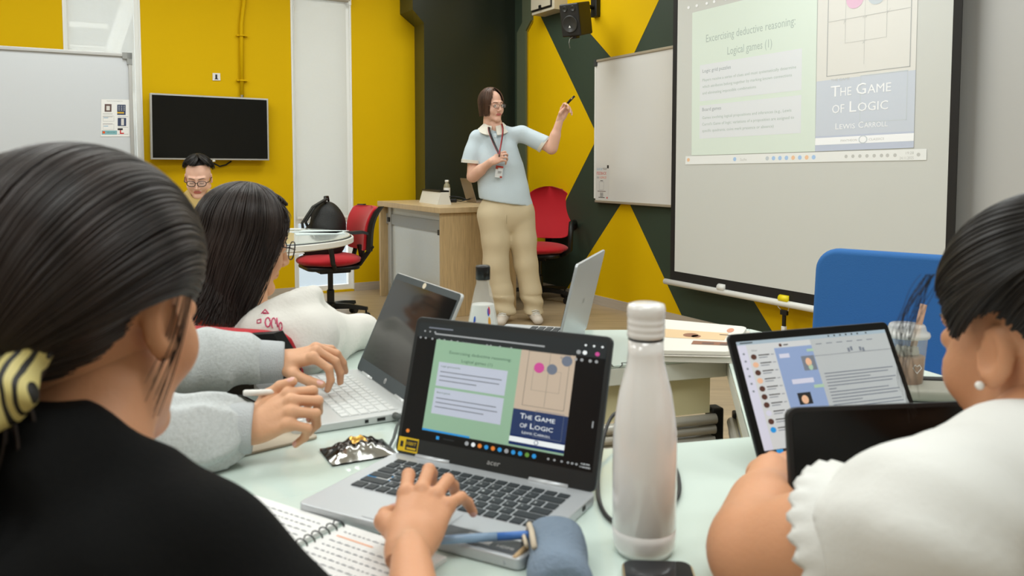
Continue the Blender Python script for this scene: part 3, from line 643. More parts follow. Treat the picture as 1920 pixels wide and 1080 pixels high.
# desk laptop seen from behind
def laptop(name, label, pos, rot, w, d, th, L, body, lidm, bezm, keym, inset=(.012, .006, .02), draw=None, group=None, base_t=.014, keys=True, dispm=None, rows=6, legend=None, deckx=(.06, .94), decky=(.36, .93), cat='laptop'):
    t = thing(name, label, cat, pos, rot, group)
    q = MB(); q.slab(rrect(w, d, .01), .001, base_t); q.build('base', body, t, bev=.002, local=True)
    for x in (.03, w-.03):
        for y in (.02, d-.02): q = MB(); q.box((x, y, .0009), (.02, .006, .0018)); q.build('rubber_foot', BLK, t, local=True)
    l = Vector((0, math.sin(th), math.cos(th))); nrm = Vector((0, -math.cos(th), math.sin(th))); o0 = Vector((0, d-.004, base_t))
    LP = lambda a, b, o=0: o0+Vector((a*w, 0, 0))+l*(b*L)+nrm*o
    pts = [LP(x/w, y/L, -.006) for x, y in rrect(w, L, .009)]
    q = MB(); q.prism(pts, [p+nrm*.006 for p in pts]); q.build('lid', lidm, t, bev=.0012, local=True)
    pts = [LP(x/w, y/L, 0) for x, y in rrect(w-.003, L-.003, .008, x0=.0015, y0=.0015)]
    q = MB(); q.prism(pts, [p+nrm*.0008 for p in pts]); bz = q.build('bezel', bezm, t, local=True)
    ax, at, ab = inset
    a0, a1, b0, b1 = ax/w, 1-ax/w, ab/L, 1-at/L
    S = lambda a, b, o=0: LP(a0+(a1-a0)*a, b0+(b1-b0)*b, .0012+o)
    if draw: draw(S, t)
    else:
        q = MB(); q.quad(S(0, 0), S(1, 0), S(1, 1), S(0, 1)); q.build('display', dispm or mat('dark_glass', (10, 10, 10), .04, spec=.9), t, local=True)
    for h0, h1 in ((.12, .3), (.7, .88)): q = MB(); q.tube([(w*h0, d-.003, base_t-.001), (w*h1, d-.003, base_t-.001)], .0052, 12); q.build('hinge', body, t, local=True, smooth=True)
    q = MB(); q.slab(rrect(w*.34, d*.3, .004, x0=w*.3, y0=d*.03), base_t, base_t+.0006); q.build('touchpad', body, t, local=True, bev=.0003)
    if keys:
        kx0, kx1, ky0, ky1 = deckx[0]*w, deckx[1]*w, decky[0]*d, decky[1]*d
        q = MB(); q.slab(rrect(kx1-kx0, ky1-ky0, .004, x0=kx0, y0=ky0), base_t, base_t+.0005); kb = q.build('keyboard', body, t, local=True)
        rh = (ky1-ky0)/rows; protos = {}
        layout = [[1.2]+[1]*3+[5]+[1]*3+[1, 1, 1], [2.2]+[1]*10+[2.2], [1.8]+[1]*11+[1.5], [1.5]+[1]*12+[1], [1]*13+[2], [1]*15][:rows]
        for r_, row in enumerate(layout):
            tot = sum(row); x = kx0; hh = rh*(.62 if r_ == rows-1 else .82)
            for kw in row:
                W_ = (kx1-kx0)*kw/tot; key = (round(W_, 5), round(hh, 5))
                if key not in protos:
                    q = MB(); g = .0018; q.prism([(g, 0, 0), (W_-g*.6, 0, 0), (W_-g*.6, hh, 0), (g, hh, 0)], [(g+.0008, .0008, .0016), (W_-g*.6-.0008, .0008, .0016), (W_-g*.6-.0008, hh-.0008, .0016), (g+.0008, hh-.0008, .0016)])
                    k = q.build('key', keym, kb, local=True); protos[key] = k
                else: k = protos[key].copy(); COL.objects.link(k); k.parent = kb
                k.location = (x, ky0+r_*rh, base_t+.0005); x += W_
        if legend:
            pg = Page(lambda a, b, o: Vector((kx0+(kx1-kx0)*a, ky0+(ky1-ky0)*b, base_t+.00225+o)), [legend]); pg.step = .00002
            for r_, (st, x0, st_) in enumerate((('', 0, 0), ('ZXCVBNM,./', 2.2/14.4, 1/14.4), ("ASDFGHJKL;'", 1.8/14.3, 1/14.3), ('QWERTYUIOP[]', 1.5/14.5, 1/14.5), ('`1234567890-=', 0, 1/15))):
                for i, ch in enumerate(st): pg.text(ch, x0+st_*(i+.3), (r_+.28)/rows, .011, .035, 0, 1)
            pg.build('key_legends', kb, local=True)
    return t, LP, S
a = ond(850, 374); b = ond(893, 381)
dd = (b-a); rt = math.atan2(dd.y, dd.x)
# lid outer face towards the camera: hinge line a->b, the user side is away from us
wL = .31
t, LP, S = laptop('laptop', 'thin bronze-grey laptop seen from behind on the teaching desk', b+Vector((math.cos(rt+math.pi/2), math.sin(rt+math.pi/2), 0))*.2, rt+math.pi, wL, .2, .28, .2, mat('bronze_grey_metal', (150, 134, 116), .35, metal=.5), mat('bronze_grey_metal', (150, 134, 116), .35, metal=.5), BLK, BLK, keys=False)
# ---------------------------------------------------------------- office chairs
def office_chair(name, label, loc, rotz, style=0, back_h=.46, base=True):
    """local: seat faces +Y, origin on the floor"""
    t = thing(name, label, 'chair', loc, rotz)
    f = Field((-.3, -.28, .36), (.3, .3, .54), .012)
    f.ell((0, .01, .455), (.25, .245, .055), .02).cut((0, 0, .42), (0, 0, -1)); V, Q = f.mesh(); link('seat', smoothmesh(V, Q, 2), Q, RED, t, smooth=True, local=True)
    q = MB(); q.slab(rrect(.4, .4, .08, x0=-.2, y0=-.19), .39, .42); q.box((0, -.02, .375), (.16, .24, .04)); q.build('seat_pan', BLK, t, local=True, bev=.01)
    # backrest
    n = 14; z0, z1 = (.52, .52+back_h)
    def bp(a, b, o):
        z = z0+(z1-z0)*b; wd = .2+.05*math.sin(b*1.8) if style == 0 else .225*(1-.0*b)
        if style == 1: wd = .235*math.sqrt(max(.03, 1-max(0, (b-.5)/.5)**2.8))*(.86+.14*min(1, b*2))
        lean = -.22-.10*b-.05*math.sin(b*3.1)+.0*a
        if style == 0: lean = -.20-.16*b*b-.04*math.cos(b*3)
        return Vector((a*wd, lean+.05*a*a+o, z))
    BB = [math.sin(j/n*math.pi/2) if style == 1 else j/n for j in range(n+1)]
    fr = [[bp(-1+2*i/n, BB[j], 0) for i in range(n+1)] for j in range(n+1)]; bk = [[bp(-1+2*i/n, BB[j], -.045*(1-(abs(-1+2*i/n))**6*.5)) for i in range(n+1)] for j in range(n+1)]
    q = MB(); R_ = []
    for j in range(n+1): R_.append(fr[j]+bk[j][::-1])
    q.rings(R_); bk_o = q.build('backrest', RED, t, local=True, smooth=True, sub=1)
    if style == 0:
        q = MB(); R_ = [[bp(a, b, -.05), bp(a*1.03, b, -.05), bp(a*1.03, b, -.075), bp(a*.9, b, -.075)] for a in (-1, 1) for b in [0]]
        for sgn in (-1, 1):
            q.rings([[bp(sgn*.86, b, -.05), bp(sgn*1.02, b, -.03), bp(sgn*1.02, b, -.06), bp(sgn*.86, b, -.075)] for b in [k/8 for k in range(9)]])
        q.rings([[bp(-.8+1.6*i/8, b, -.052) for i in range(9)]+[bp(.8-1.6*i/8, b, -.062) for i in range(9)] for b in (.05, .25, .5, .7, .82)])
        q.tube([(0, -.24, .56), (0, -.25, .45), (0, -.1, .38)], .03, 8); q.tube([(-.19, -.27, .56), (-.1, -.2, .42), (.1, -.2, .42), (.19, -.27, .56)], .018, 8)
        q.build('back_frame', BLK, t, local=True)
    else:
        q = MB(); q.rings([[bp(-.95+1.9*i/8, b, -.05) for i in range(9)]+[bp(.95-1.9*i/8, b, -.062) for i in range(9)] for b in (.03, .2, .5, .8, .95)]); q.tube([(0, -.3, .6), (0, -.29, .45), (0, -.1, .38)], .03, 8); q.build('back_frame', BLK, t, local=True, smooth=True)
    for sgn in (-1, 1):
        q = MB()
        if style == 0: q.tube([(sgn*.2, .02, .4), (sgn*.29, .06, .46), (sgn*.29, .08, .62), (sgn*.285, .1, .655)], [.016, .018, .02, .02], 8); q.rings([[Vector((sgn*.285+dx, y, z+dz)) for dx, dz in ((-.035, 0), (.035, 0), (.03, .022), (-.03, .022))] for y, z in ((-.2, .655), (-.16, .668), (0, .662), (.12, .652), (.2, .635))])
        else: q.tube([(sgn*.2, .06, .4), (sgn*.29, .1, .46), (sgn*.3, .13, .6), (sgn*.29, .06, .68), (sgn*.28, -.1, .68), (sgn*.27, -.2, .63), (sgn*.24, -.26, .58)], [.018, .02, .022, .024, .024, .02, .016], 8)
        q.build('armrest', BLK, t, local=True, bev=0, smooth=style == 1)
    if base:
        q = MB(); q.lathe([(.028, .1), (.028, .22), (.02, .23), (.02, .38)], (0, 0, 0), 14); q.lathe([(.045, .075), (.045, .12), (.03, .13)], (0, 0, 0), 14); q.build('gas_column', BLKS, t, local=True, smooth=False)
        for k in range(5):
            a = 2*math.pi*k/5+.3; dx, dy = math.cos(a), math.sin(a); s = Vector((-dy, dx, 0))
            q = MB(); q.rings([[Vector((dx*r_, dy*r_, z))+s*w_*e+Vector((0, 0, h_)) for e, h_ in ((-1, 0), (1, 0), (.7, hh), (-.7, hh))] for r_, z, w_, hh in ((.02, .08, .03, .045), (.15, .085, .024, .035), (.29, .075, .018, .025))]); lg = q.build('leg', BLK, t, local=True, bev=.003)
            q = MB(); q.tube([(dx*.28, dy*.28, .05), (dx*.28, dy*.28, .085)], .008, 6)
            c = Vector((dx*.28, dy*.28, .028))
            for e in (-.016, .016): q.tube([c+s*(e-.009), c+s*(e+.009)], .028, 14)
            q.build('caster', BLKS, lg, local=True)
    return t
office_chair('office_chair', 'red office chair with a black backpack on its seat at the round table', (-1.38, 6.2, 0), math.radians(118), 0, .34)
chB = office_chair('office_chair', 'red round-backed office chair behind the standing teacher', R(3.70, 5.98, 0), math.radians(163), 1, .46)
# backpack
bx = Vector((-1.42, 6.22, .47))
t = thing('backpack', 'black backpack with padded straps sitting on the red chair', 'backpack', bx)
f = Field((-1.72, 5.98, .44), (-1.12, 6.46, .94), .012); f.ell((-1.4, 6.22, .66), (.14, .16, .24), .03); f.ell((-1.5, 6.22, .58), (.1, .14, .15), .04); f.cut((0, 0, .465), (0, 0, -1)); f.disp(lambda X, Y, Z: .006*np.sin(34*Z+9*X)*np.sin(21*Y))
V, Q = f.mesh(); link('bag_body', smoothmesh(V, Q, 1), Q, mat('black_nylon', (24, 25, 24), .6, bump=(90, .2)), t, smooth=True)
for k in (-1, 1):
    q = MB(); q.tube([(-1.53+.02*k, 6.16+.05*k, .62), (-1.56, 6.14+.05*k, .74), (-1.48, 6.14+.05*k, .86), (-1.4, 6.2+.03*k, .915)], .02, 8, flat=.5); q.build('strap', mat('grey_webbing', (60, 62, 60), .7), t, smooth=True)
q = MB(); q.tube([(-1.4, 6.16, .885), (-1.41, 6.18, .93), (-1.4, 6.24, .93), (-1.4, 6.27, .885)], .009, 6); q.build('grab_handle', BLK, t, smooth=True)
# papers under the bag edge
t = thing('paper_sheet', 'white paper sticking out from under the backpack on the red chair', 'paper', (-1.66, 6.05, .5))
q = MB(); q.box((-1.66, 6.12, .503), (.2, .16, .004), rotm(ry=-.12, rz=.3)); q.build('sheet', PAP, t)
# round table
rc = Vector((-1.63, 4.95, 0)); RR = .66
t = thing('round_table', 'white round glass-topped table in front of the seated man', 'table', rc)
q = MB(); q.lathe([(RR-.02, .692), (RR, .7), (RR, .728), (RR-.004, .732)], rc, 72); q.build('tabletop', mat('white_laminate', (226, 225, 218), .35), t, smooth=False)
q = MB(); q.lathe([(RR-.025, .732), (RR-.02, .7325), (RR-.02, .742), (RR-.024, .7435)], rc, 72); q.build('glass_top', mat('pale_green_glass_top', (206, 214, 208), .1, coat=.5), t)
q = MB(); q.lathe([(RR-.035, .7318), (RR-.012, .7325), (RR-.016, .737)], rc, 72); q.build('dark_gasket', DGREY, t)
q = MB(); q.tube([rc+Vector((0, 0, .03)), rc+Vector((0, 0, .695))], .045, 16); q.lathe([(.3, 0), (.3, .015), (.06, .035)], rc, 40); q.build('pedestal', WPL, t, smooth=False)
for k, (dx, dy, r_) in enumerate(((.42, .2, .3), (.4, .32, -.2))):
    p = rc+Vector((dx, dy, .744)); t = thing('paper_sheet', ('pale blue-white paper on the round table, nearer sheet', 'pale blue-white paper on the round table, farther sheet')[k], 'paper', p)
    q = MB(); q.box(p+Vector((0, 0, .001)), (.3, .21, .0015), rotm(rz=r_)); q.build('sheet', mat('pale_blue_paper', (206, 220, 222), .5), t)
p = rc+Vector((.22, .42, .745)); t = thing('pen', 'red and white pen at the far edge of the round table', 'pen', p)
q = MB(); q.tube([p+Vector((-.06, 0, .006)), p+Vector((.03, 0, .006))], .006, 8); q.build('barrel', PAP, t); q = MB(); q.tube([p+Vector((-.09, 0, .006)), p+Vector((-.06, 0, .006))], .0065, 8); q.build('cap', mat('red_orange_plastic', (214, 70, 40), .4), t)
# blue chair, close to the table on the right
BLU = mat('blue_fabric', (44, 104, 170), .8, bump=(250, .08))
c0 = Vector((1.06, 2.35, 0)); rz = math.radians(140)
t = thing('blue_chair', 'blue upholstered chair with a tall rounded back at the far side of the table', 'chair', c0, rz)
pts = rrect(.56, .52, .07, 8, x0=-.28, y0=.38)
q = MB(); q.prism([(x, -.22-.1*(z-.4)-.0*x+.12*x*x*4*.25, z) for x, z in pts], [(x, -.27-.1*(z-.4)+.12*x*x, z) for x, z in pts]); q.build('backrest', BLU, t, local=True, bev=.018, seg=3)
q = MB(); q.slab(rrect(.5, .46, .08, x0=-.25, y0=-.22), .4, .47); q.build('seat', BLU, t, local=True, bev=.02)
for sx in (-.2, .2):
    for sy in (-.18, .18):
        q = MB(); q.tube([(sx, sy, .4), (sx*1.15, sy*1.15, .0)], .014, 8); q.build('leg', ALU, t, local=True)
# ================================================================ GROUPED TABLES
TZ = .75
TW = mat('table_white_core', (222, 224, 214), .4); TG = mat('white_glass_tabletop', (205, 220, 212), .1, spec=.55, coat=.3); TGE = mat('green_glass_edge', (96, 140, 120), .15)
CREAM = mat('cream_panel', (214, 206, 166), .25); RAIL = mat('satin_rail', (214, 212, 204), .35, metal=.35)
A_, B_, C_, D_ = (.375, 1.272), (.48, 1.81), (.0, 1.665), (-.075, 1.165)
O = dict(nl=(-.47, .93), n1=(-.2, .76), n2=(.12, .64), n3=(.5, .92), nr=(.93, 1.15), r1=(.893, 1.6), r2=(.855, 1.71), fr=(.62, 2.12), fl=(.0, 2.10), fl2=(-.37, 1.995), l1=(-.47, 1.6), l2=(-.58, 1.2))
def table(name, label, poly, inner, legs):
    t = thing(name, label, 'table', (legs[0][0], legs[0][1], 0), 0)
    cx = sum(p[0] for p in poly)/len(poly); cy = sum(p[1] for p in poly)/len(poly)
    sh = [(p[0]+(cx-p[0])*.0008, p[1]+(cy-p[1])*.0008) for p in poly]
    q = MB(); q.slab(sh, TZ-.045, TZ-.007); q.build('tabletop', TW, t, bev=.002)
    q = MB(); q.slab(sh, TZ-.0068, TZ); q.build('glass_top', TG, t, bev=.001)
    a, b = Vector((*inner[0], 0)), Vector((*inner[1], 0)); e = (b-a).normalized(); inn = Vector((cx, cy, 0))-(a+b)/2; nrm = Vector((-e.y, e.x, 0)); nrm = nrm if nrm.dot(inn) > 0 else -nrm
    q = MB(); p = [a+e*.03+nrm*.02, b-e*.03+nrm*.02, b-e*.03+nrm*.035, a+e*.03+nrm*.035]
    q.prism([v+Vector((0, 0, TZ-.13)) for v in p], [v+Vector((0, 0, TZ-.046)) for v in p]); q.build('apron_panel', CREAM, t)
    for k, z in enumerate((TZ-.142, TZ-.166, TZ-.191, TZ-.216)):
        q = MB(); q.tube([a+e*.02+nrm*(.012+.004*k)+Vector((0, 0, z)), b-e*.02+nrm*(.012+.004*k)+Vector((0, 0, z))], .0118, 12); q.build('rail', RAIL, t, smooth=True)
    for v in (a+e*.012, b-e*.012):
        q = MB(); q.box(v+nrm*.03+Vector((0, 0, TZ-.16)), (.03, .035, .08), rotm(rz=math.atan2(e.y, e.x))); q.build('end_block', BLK, t, bev=.004)
    for x, y in legs:
        q = MB(); q.tube([(x, y, .012), (x, y, TZ-.045)], .022, 12); q.lathe([(.03, 0), (.03, .015)], (x, y, 0), 14); q.build('leg', CHR, t)
    return t
table('glass_table', 'white glass-topped table nearest the camera, under the silver laptop and the white flask', [D_, A_, O['nr'], O['n3'], O['n2'], O['n1'], O['nl']], (D_, A_), [(.1, .8), (.75, 1.1), (-.36, .98)])
tf = table('glass_table', 'white glass-topped table on the far side of the gap, carrying the white sketchbook', [C_, O['fl2'], O['fl'], O['fr'], B_], (C_, B_), [(-.25, 1.9), (.1, 2.03), (.3, 2.04)])
table('glass_table', 'white glass-topped table on the right, carrying the iced coffee', [A_, B_, O['fr'], O['r2'], O['r1'], O['nr']], (B_, A_), [(.66, 1.9), (.8, 1.6), (.82, 1.25)])
table('glass_table', 'white glass-topped table on the left, under the silver laptop with white keys', [C_, D_, O['nl'], O['l2'], O['l1'], O['fl2']], (D_, C_), [(-.4, 1.85), (-.5, 1.25), (-.25, 1.2)])
MK = mat('marker_ink', (54, 58, 54), .5)
q = MB(); P = [onz(x, y, TZ+.0006) for x, y in ((1146, 683), (1150, 688), (1162, 689), (1167, 684), (1166, 680), (1174, 680), (1181, 676))]
q.tube(P, .0018, 5, flat=.3); q.build('marker_mark', MK, tf)
# ---------------------------------------------------------------- screen colours
def em(n, c, e=.5): return mat('display_'+n, c, .3, emit=e, spec=.3)
# ---- main laptop
DM = [em('dark', (40, 44, 46), .3), em('green', (134, 166, 142), .42), em('box', (172, 178, 194), .45), em('ink', (78, 106, 90), .3), em('ink2', (116, 122, 134), .3), em('cover', (178, 162, 146), .42), em('navy', (38, 54, 92), .35), em('deep', (16, 38, 88), .35), em('white', (214, 220, 224), .5), em('pink', (186, 74, 140), .4), em('steel', (104, 112, 128), .35), em('cyan', (40, 132, 196), .5), em('orange', (206, 120, 50), .45), em('black', (14, 14, 15), .2), em('lgrey', (150, 154, 158), .35), em('leaf', (96, 140, 60), .4), em('line', (134, 124, 114), .3)]
def draw_main(S, t):
    pg = Page(S, DM); pg.rect(0, 0, 1, 1, 0, 0); pg.rect(0, 0, 1, .078, 13, 1); pg.rect(0, .078, .115, .87, 13, 1); pg.rect(.86, .078, 1, .87, 13, 1)
    for b, a0, a1, n in ((.955, .03, .95, 0), (.9, .08, .7, 0)): pass
    pg.rect(.1, .905, .7, .918, 14, 1); pg.rect(.06, .955, .2, .966, 4, 1)
    for a in (.02, .05, .09, .13, .16, .2, .235, .4, .42, .47, .53): pg.disc(a, .865, .006, .009, 14, 2, 8)
    pg.text('Adobe Acrobat', .26, .86, .05, .012, 14, 2)
    for a in (.04, .07, .1): pg.disc(a, .925, .005, .008, 14, 2, 8)
    for a in (.9, .94, .98): pg.disc(a, .96, .006, .009, 8, 2, 8)
    for a, k in ((.84, 14), (.87, 8), (.9, 0), (.93, 9)): pg.disc(a+.03, .9, .011, .017, k, 2, 12)
    for a in (.79, .83, .86, .89, .93, .96): pg.disc(a, .84, .008, .013, 14, 2, 8)
    pg.rect(.115, .1, .585, .865, 1, 2); pg.rect(.115, .085, .38, .1, 11, 3); pg.rect(.38, .085, .86, .1, 1, 3)
    pg.text('Excercising deductive reasoning:', .2, .755, .34, .026, 3, 3); pg.text('Logical games (1)', .275, .695, .17, .026, 3, 3)
    pg.rect(.15, .47, .53, .675, 2, 3); pg.rect(.15, .235, .53, .45, 2, 3)
    pg.text('Logic grid puzzles', .165, .635, .11, .014, 3, 4); pg.text('Board games', .165, .41, .075, .014, 3, 4)
    for i, w in enumerate((.34, .33, .21)): pg.rect(.165, .59-.037*i, .165+w, .598-.037*i, 4, 4)
    for i, w in enumerate((.33, .34, .27)): pg.rect(.165, .365-.037*i, .165+w, .373-.037*i, 4, 4)
    pg.rect(.585, .1, .86, .865, 5, 2); pg.frame(.625, .42, .835, .865, .003, .004, 16, 3); pg.rect(.585, .1, .86, .385, 6, 3); pg.rect(.585, .1, .86, .18, 7, 4); pg.rect(.585, .125, .86, .165, 8, 5)
    pg.frame(.66, .55, .8, .72, .0015, .002, 16, 3); pg.rect(.735, .43, .737, .86, 16, 3); pg.frame(.7, .185, .84, .395, .0015, .003, 10, 4)
    pg.disc(.687, .735, .026, .042, 9, 4); pg.disc(.752, .735, .026, .042, 10, 4); pg.disc(.82, .815, .026, .042, 10, 4)
    pg.text('T', .625, .315, .025, .042, 8, 6); pg.text('HE', .652, .315, .034, .033, 8, 6); pg.text('G', .7, .315, .027, .042, 8, 6); pg.text('AME', .73, .315, .07, .033, 8, 6)
    pg.text('OF', .63, .245, .036, .033, 8, 6); pg.text('L', .682, .245, .02, .042, 8, 6); pg.text('OGIC', .705, .245, .09, .033, 8, 6)
    pg.text('L', .645, .198, .009, .022, 8, 6); pg.text('EWIS', .656, .198, .04, .017, 8, 6); pg.text('C', .705, .198, .014, .022, 8, 6); pg.text('ARROLL', .721, .198, .065, .017, 8, 6)
    pg.disc(.722, .145, .011, .018, 7, 6); pg.disc(.722, .145, .008, .013, 8, 7)
    pg.rect(.2, .028, .217, .055, 11, 3); pg.rect(.24, .036, .3, .046, 0, 3); pg.disc(.035, .055, .01, .016, 12, 3)
    for i, k in enumerate((14, 8, 12, 11, 12, 11, 14, 11, 11, 15, 11)): pg.disc(.37+.035*i, .04, .011, .018, k, 3, 10)
    for a in (.79, .82, .855, .885, .905, .925): pg.disc(a, .04, .006, .009, 14, 3, 8)
    pg.text('7:28 PM', .945, .045, .04, .012, 8, 3); pg.text('11/24/2025', .94, .022, .05, .012, 8, 3)
    pg.rect(.975, .33, .981, .38, 14, 3)
    pg.build('display', t, local=True, label='screen showing the same slide and book cover')
LG = mat('key_legend_ink', (206, 210, 210), .5)
t, LP, S = laptop('laptop', 'large silver laptop with a black keyboard, its screen showing the slide, nearest the camera', (-.2649, .9866, TZ), -.4949, .3121, .2047, .3053, .1977, SILV, DGREY, mat('laptop_bezel', (34, 37, 38), .35), mat('key_charcoal', (46, 52, 56), .55), inset=(.007, .008, .024), draw=draw_main, legend=LG, deckx=(.07, .93), decky=(.36, .9))
pg = Page(lambda a, b, o: LP(a, b, .0012+o), [mat('brand_silver', (200, 202, 204), .3, metal=.5)]); pg.text('acer', .49, .045, .065, .035, 0, 1, shear=.15); pg.build('brand_mark', t, local=True)
SKM = [mat('sticker_yellow', (224, 188, 30), .4), mat('ink_black', (30, 28, 30), .5)]
pg = Page(lambda a, b, o: LP(.015+.11*a, .02+.1*b, .0012+o), SKM); pg.rect(0, 0, 1, 1, 0, 1); pg.rect(.37, .12, .96, .88, 1, 2); pg.text('10BIT', .42, .5, .48, .22, 0, 3); pg.rect(.44, .2, .9, .32, 0, 3); pg.rect(.1, .3, .25, .7, 1, 2); pg.build('sticker', t, local=True, label='yellow and black sticker')
bt_ = .0145
pg = Page(lambda a, b, o: Vector((.022+.038*a, .095+.028*b, bt_+.0002+o)), [mat('sticker_blue', (40, 150, 216), .4), PAP]); pg.rect(0, 0, 1, 1, 0, 1); pg.rect(.4, .5, .92, .85, 1, 2); pg.rect(.1, .15, .3, .4, 1, 2); pg.build('sticker', t, local=True, label='small blue sticker')
pg = Page(lambda a, b, o: Vector((.2+.1*a, .006+.03*b, bt_+.0002+o)), [mat('sticker_grey', (84, 86, 88), .3), mat('ink_pale', (206, 204, 200), .6)]); pg.rect(0, 0, 1, 1, 0, 1); pg.text('AMD RYZEN 7', .3, .72, .35, .1, 1, 2); pg.disc(.38, .35, .05, .16, 1, 2); pg.rect(.5, .2, .66, .5, 1, 2); pg.text('HDMI', .74, .25, .2, .18, 1, 2); pg.build('sticker', t, local=True, label='grey strip sticker with white writing')
for y, w in ((.05, .012), (.075, .006), (.09, .014), (.165, .008)): q = MB(); q.box((.3121, y, .008), (.002, w, .005)); q.build('port', BLK, t, local=True)
# ---- HP style laptop: white keys, dark reflecting screen
HPW = mat('pale_silver_body', (202, 205, 204), .35, metal=.25)
t, LP, S = laptop('laptop', 'pale silver laptop with white keys and a dark reflecting screen on the left', (-.4696+.03*math.cos(-1.077+math.pi/2)*-1, 1.5637-.03*math.sin(-1.077+math.pi/2), TZ), -1.077, .3202, .2085, .4364, .2116, HPW, HPW, mat('hp_grey_bezel', (78, 84, 86), .6, spec=.2), mat('key_white', (216, 218, 216), .45), inset=(.008, .014, .026), dispm=mat('glossy_dark_screen', (26, 26, 25), .1, spec=.7), decky=(.4, .88))
pg = Page(lambda a, b, o: LP(a, b, .0012+o), [mat('brand_silver', (200, 202, 204), .3, metal=.5), DGREY]); pg.disc(.5, .06, .018, .026, 0, 1); pg.text('hp', .489, .045, .022, .028, 1, 2, shear=.2); pg.build('brand_mark', t, local=True)
pg = Page(lambda a, b, o: LP(.47+.05*a, .935+.05*b, .0012+o), [mat('sticker_cream', (224, 214, 190), .5)]); pg.disc(.5, .5, .5, .55, 0, 1); pg.build('sticker', t, local=True, label='small cream sticker on the top rim')
pg = Page(lambda a, b, o: Vector((.235+.05*a, .03+.03*b, .0148+o)), [mat('sticker_tan', (226, 190, 130), .5), mat('sticker_orange_red', (214, 110, 70), .5)]); pg.rect(.0, .2, .9, .8, 0, 1); pg.disc(.85, .5, .13, .3, 1, 2); pg.disc(.2, .5, .18, .3, 1, 2); pg.build('sticker', t, local=True, label='tan and orange sticker')
pg = Page(lambda a, b, o: Vector((.27+.03*a, .012+.018*b, .0148+o)), [PAP]); pg.frame(0, 0, 1, 1, .08, .1, 0, 1); pg.rect(.3, .3, .6, .7, 0, 1); pg.build('sticker', t, local=True)
for y, w in ((.12, .006), (.145, .014)): q = MB(); q.box((.3202, y, .008), (.002, w, .005)); q.build('port', BLK, t, local=True)
# its charging lead
p0 = onz(748, 786, TZ+.012)
t = thing('charging_cable', 'grey charging cable plugged into the white-keyed laptop beside the snack packet', 'cable', p0)
q = MB(); q.tube([onz(741, 779, TZ+.01), onz(752, 786, TZ+.012)], .006, 8); q.tube([onz(752, 786, TZ+.012), onz(744, 800, TZ+.012), onz(738, 822, TZ+.008), onz(728, 842, TZ+.004), onz(716, 850, TZ+.004)], .0026, 6); q.build('lead', mat('dark_grey_cable', (70, 76, 74), .5), t, smooth=True)
# ---- mac style laptop
MM = [em('m_bg', (168, 172, 174), .42), em('m_side', (186, 188, 190), .45), em('m_chat', (132, 150, 186), .42), em('ink2', (116, 122, 134), .3), em('m_dark', (44, 44, 46), .3), em('m_brown', (84, 56, 48), .3), em('m_orange', (214, 170, 140), .4), em('m_bubble', (158, 182, 160), .42), em('cyan', (40, 132, 196), .5), em('m_top', (150, 166, 178), .42), em('m_pale', (190, 190, 206), .45)]
def draw_mac(S, t):
    pg = Page(S, MM); pg.rect(0, 0, 1, 1, 0, 0); pg.rect(0, .965, 1, 1, 9, 1); pg.rect(0, .0, .47, .965, 1, 1); pg.rect(0, .0, .055, .965, 10, 2)
    pg.rect(.225, .0, .47, .91, 2, 2); pg.text('Chats', .08, .9, .035, .012, 4, 3)
    for i, k in enumerate((5, 6, 5, 6, 5, 5, 5, 10, 5, 8)):
        b = .845-.075*i; pg.disc(.085, b, .018, .026, k, 3, 14); pg.rect(.115, b+.008, .185, b+.017, 4, 3); pg.rect(.115, b-.014, .17, b-.007, 3, 3); pg.rect(.195, b+.008, .215, b+.014, 3, 3)
    for b in (.88, .81, .74, .67, .6, .53): pg.disc(.028, b, .007, .01, 3, 3, 8)
    pg.disc(.27, .935, .01, .016, 5, 3, 10); pg.rect(.29, .93, .32, .94, 4, 3)
    pg.rect(.245, .81, .31, .85, 10, 3); pg.rect(.38, .67, .465, .81, 3, 3); pg.disc(.42, .75, .02, .04, 6, 4, 12); pg.disc(.425, .7, .015, .03, 7, 4, 12)
    pg.rect(.28, .555, .42, .6, 10, 3); pg.rect(.41, .5, .475, .53, 7, 3); pg.rect(.29, .36, .375, .47, 4, 3); pg.disc(.33, .405, .022, .04, 6, 4); pg.rect(.43, .85, .475, .875, 7, 3)
    for i in range(6): pg.rect(.5+.07*i, .91, .54+.07*i, .918, 3, 3)
    for a, b in ((.7, .85), (.72, .86), (.78, .85), (.8, .84)): pg.rect(a, b-.04, a+.015, b, 3, 3)
    pg.rect(.47, .8, 1, .803, 3, 3); pg.rect(.47, .8, 1, .965, 0, 2)
    for i, (a, w) in enumerate(((.5, .47), (.5, .43), (.5, .3), (.5, .47), (.5, .44), (.5, .05), (.5, .4), (.5, .47), (.5, .45), (.5, .2), (.5, .46), (.5, .47), (.5, .3), (.5, .45), (.5, .4))): pg.rect(a, .62-.03*i, a+w, .628-.03*i, 3, 3)
    for a in (.6, .64, .68, .72, .76, .8, .86): pg.disc(a, .983, .006, .009, 4, 3, 8)
    pg.rect(.02, .978, .1, .988, 4, 3); pg.rect(0, -.075, 1, 0, 4, 1)
    for i, k in enumerate((8, 5, 8, 7, 0, 8, 6)): pg.rect(.07+.055*i, -.062, .11+.055*i, -.004, k, 3)
    pg.build('display', t, local=True, label='screen showing a chat window over a text document')
t, LP, S = laptop('laptop', 'dark-rimmed thin laptop showing a chat window, beside the upright tablet on the right', (.4093, .8916, TZ), .344, .292, .2122, .4734, .1916, SILV, mat('space_grey_lid', (46, 48, 50), .35, metal=.5), mat('black_bezel', (14, 14, 14), .35, spec=.3), BLK, inset=(.0105, .0125, .026), draw=draw_mac, rows=6)
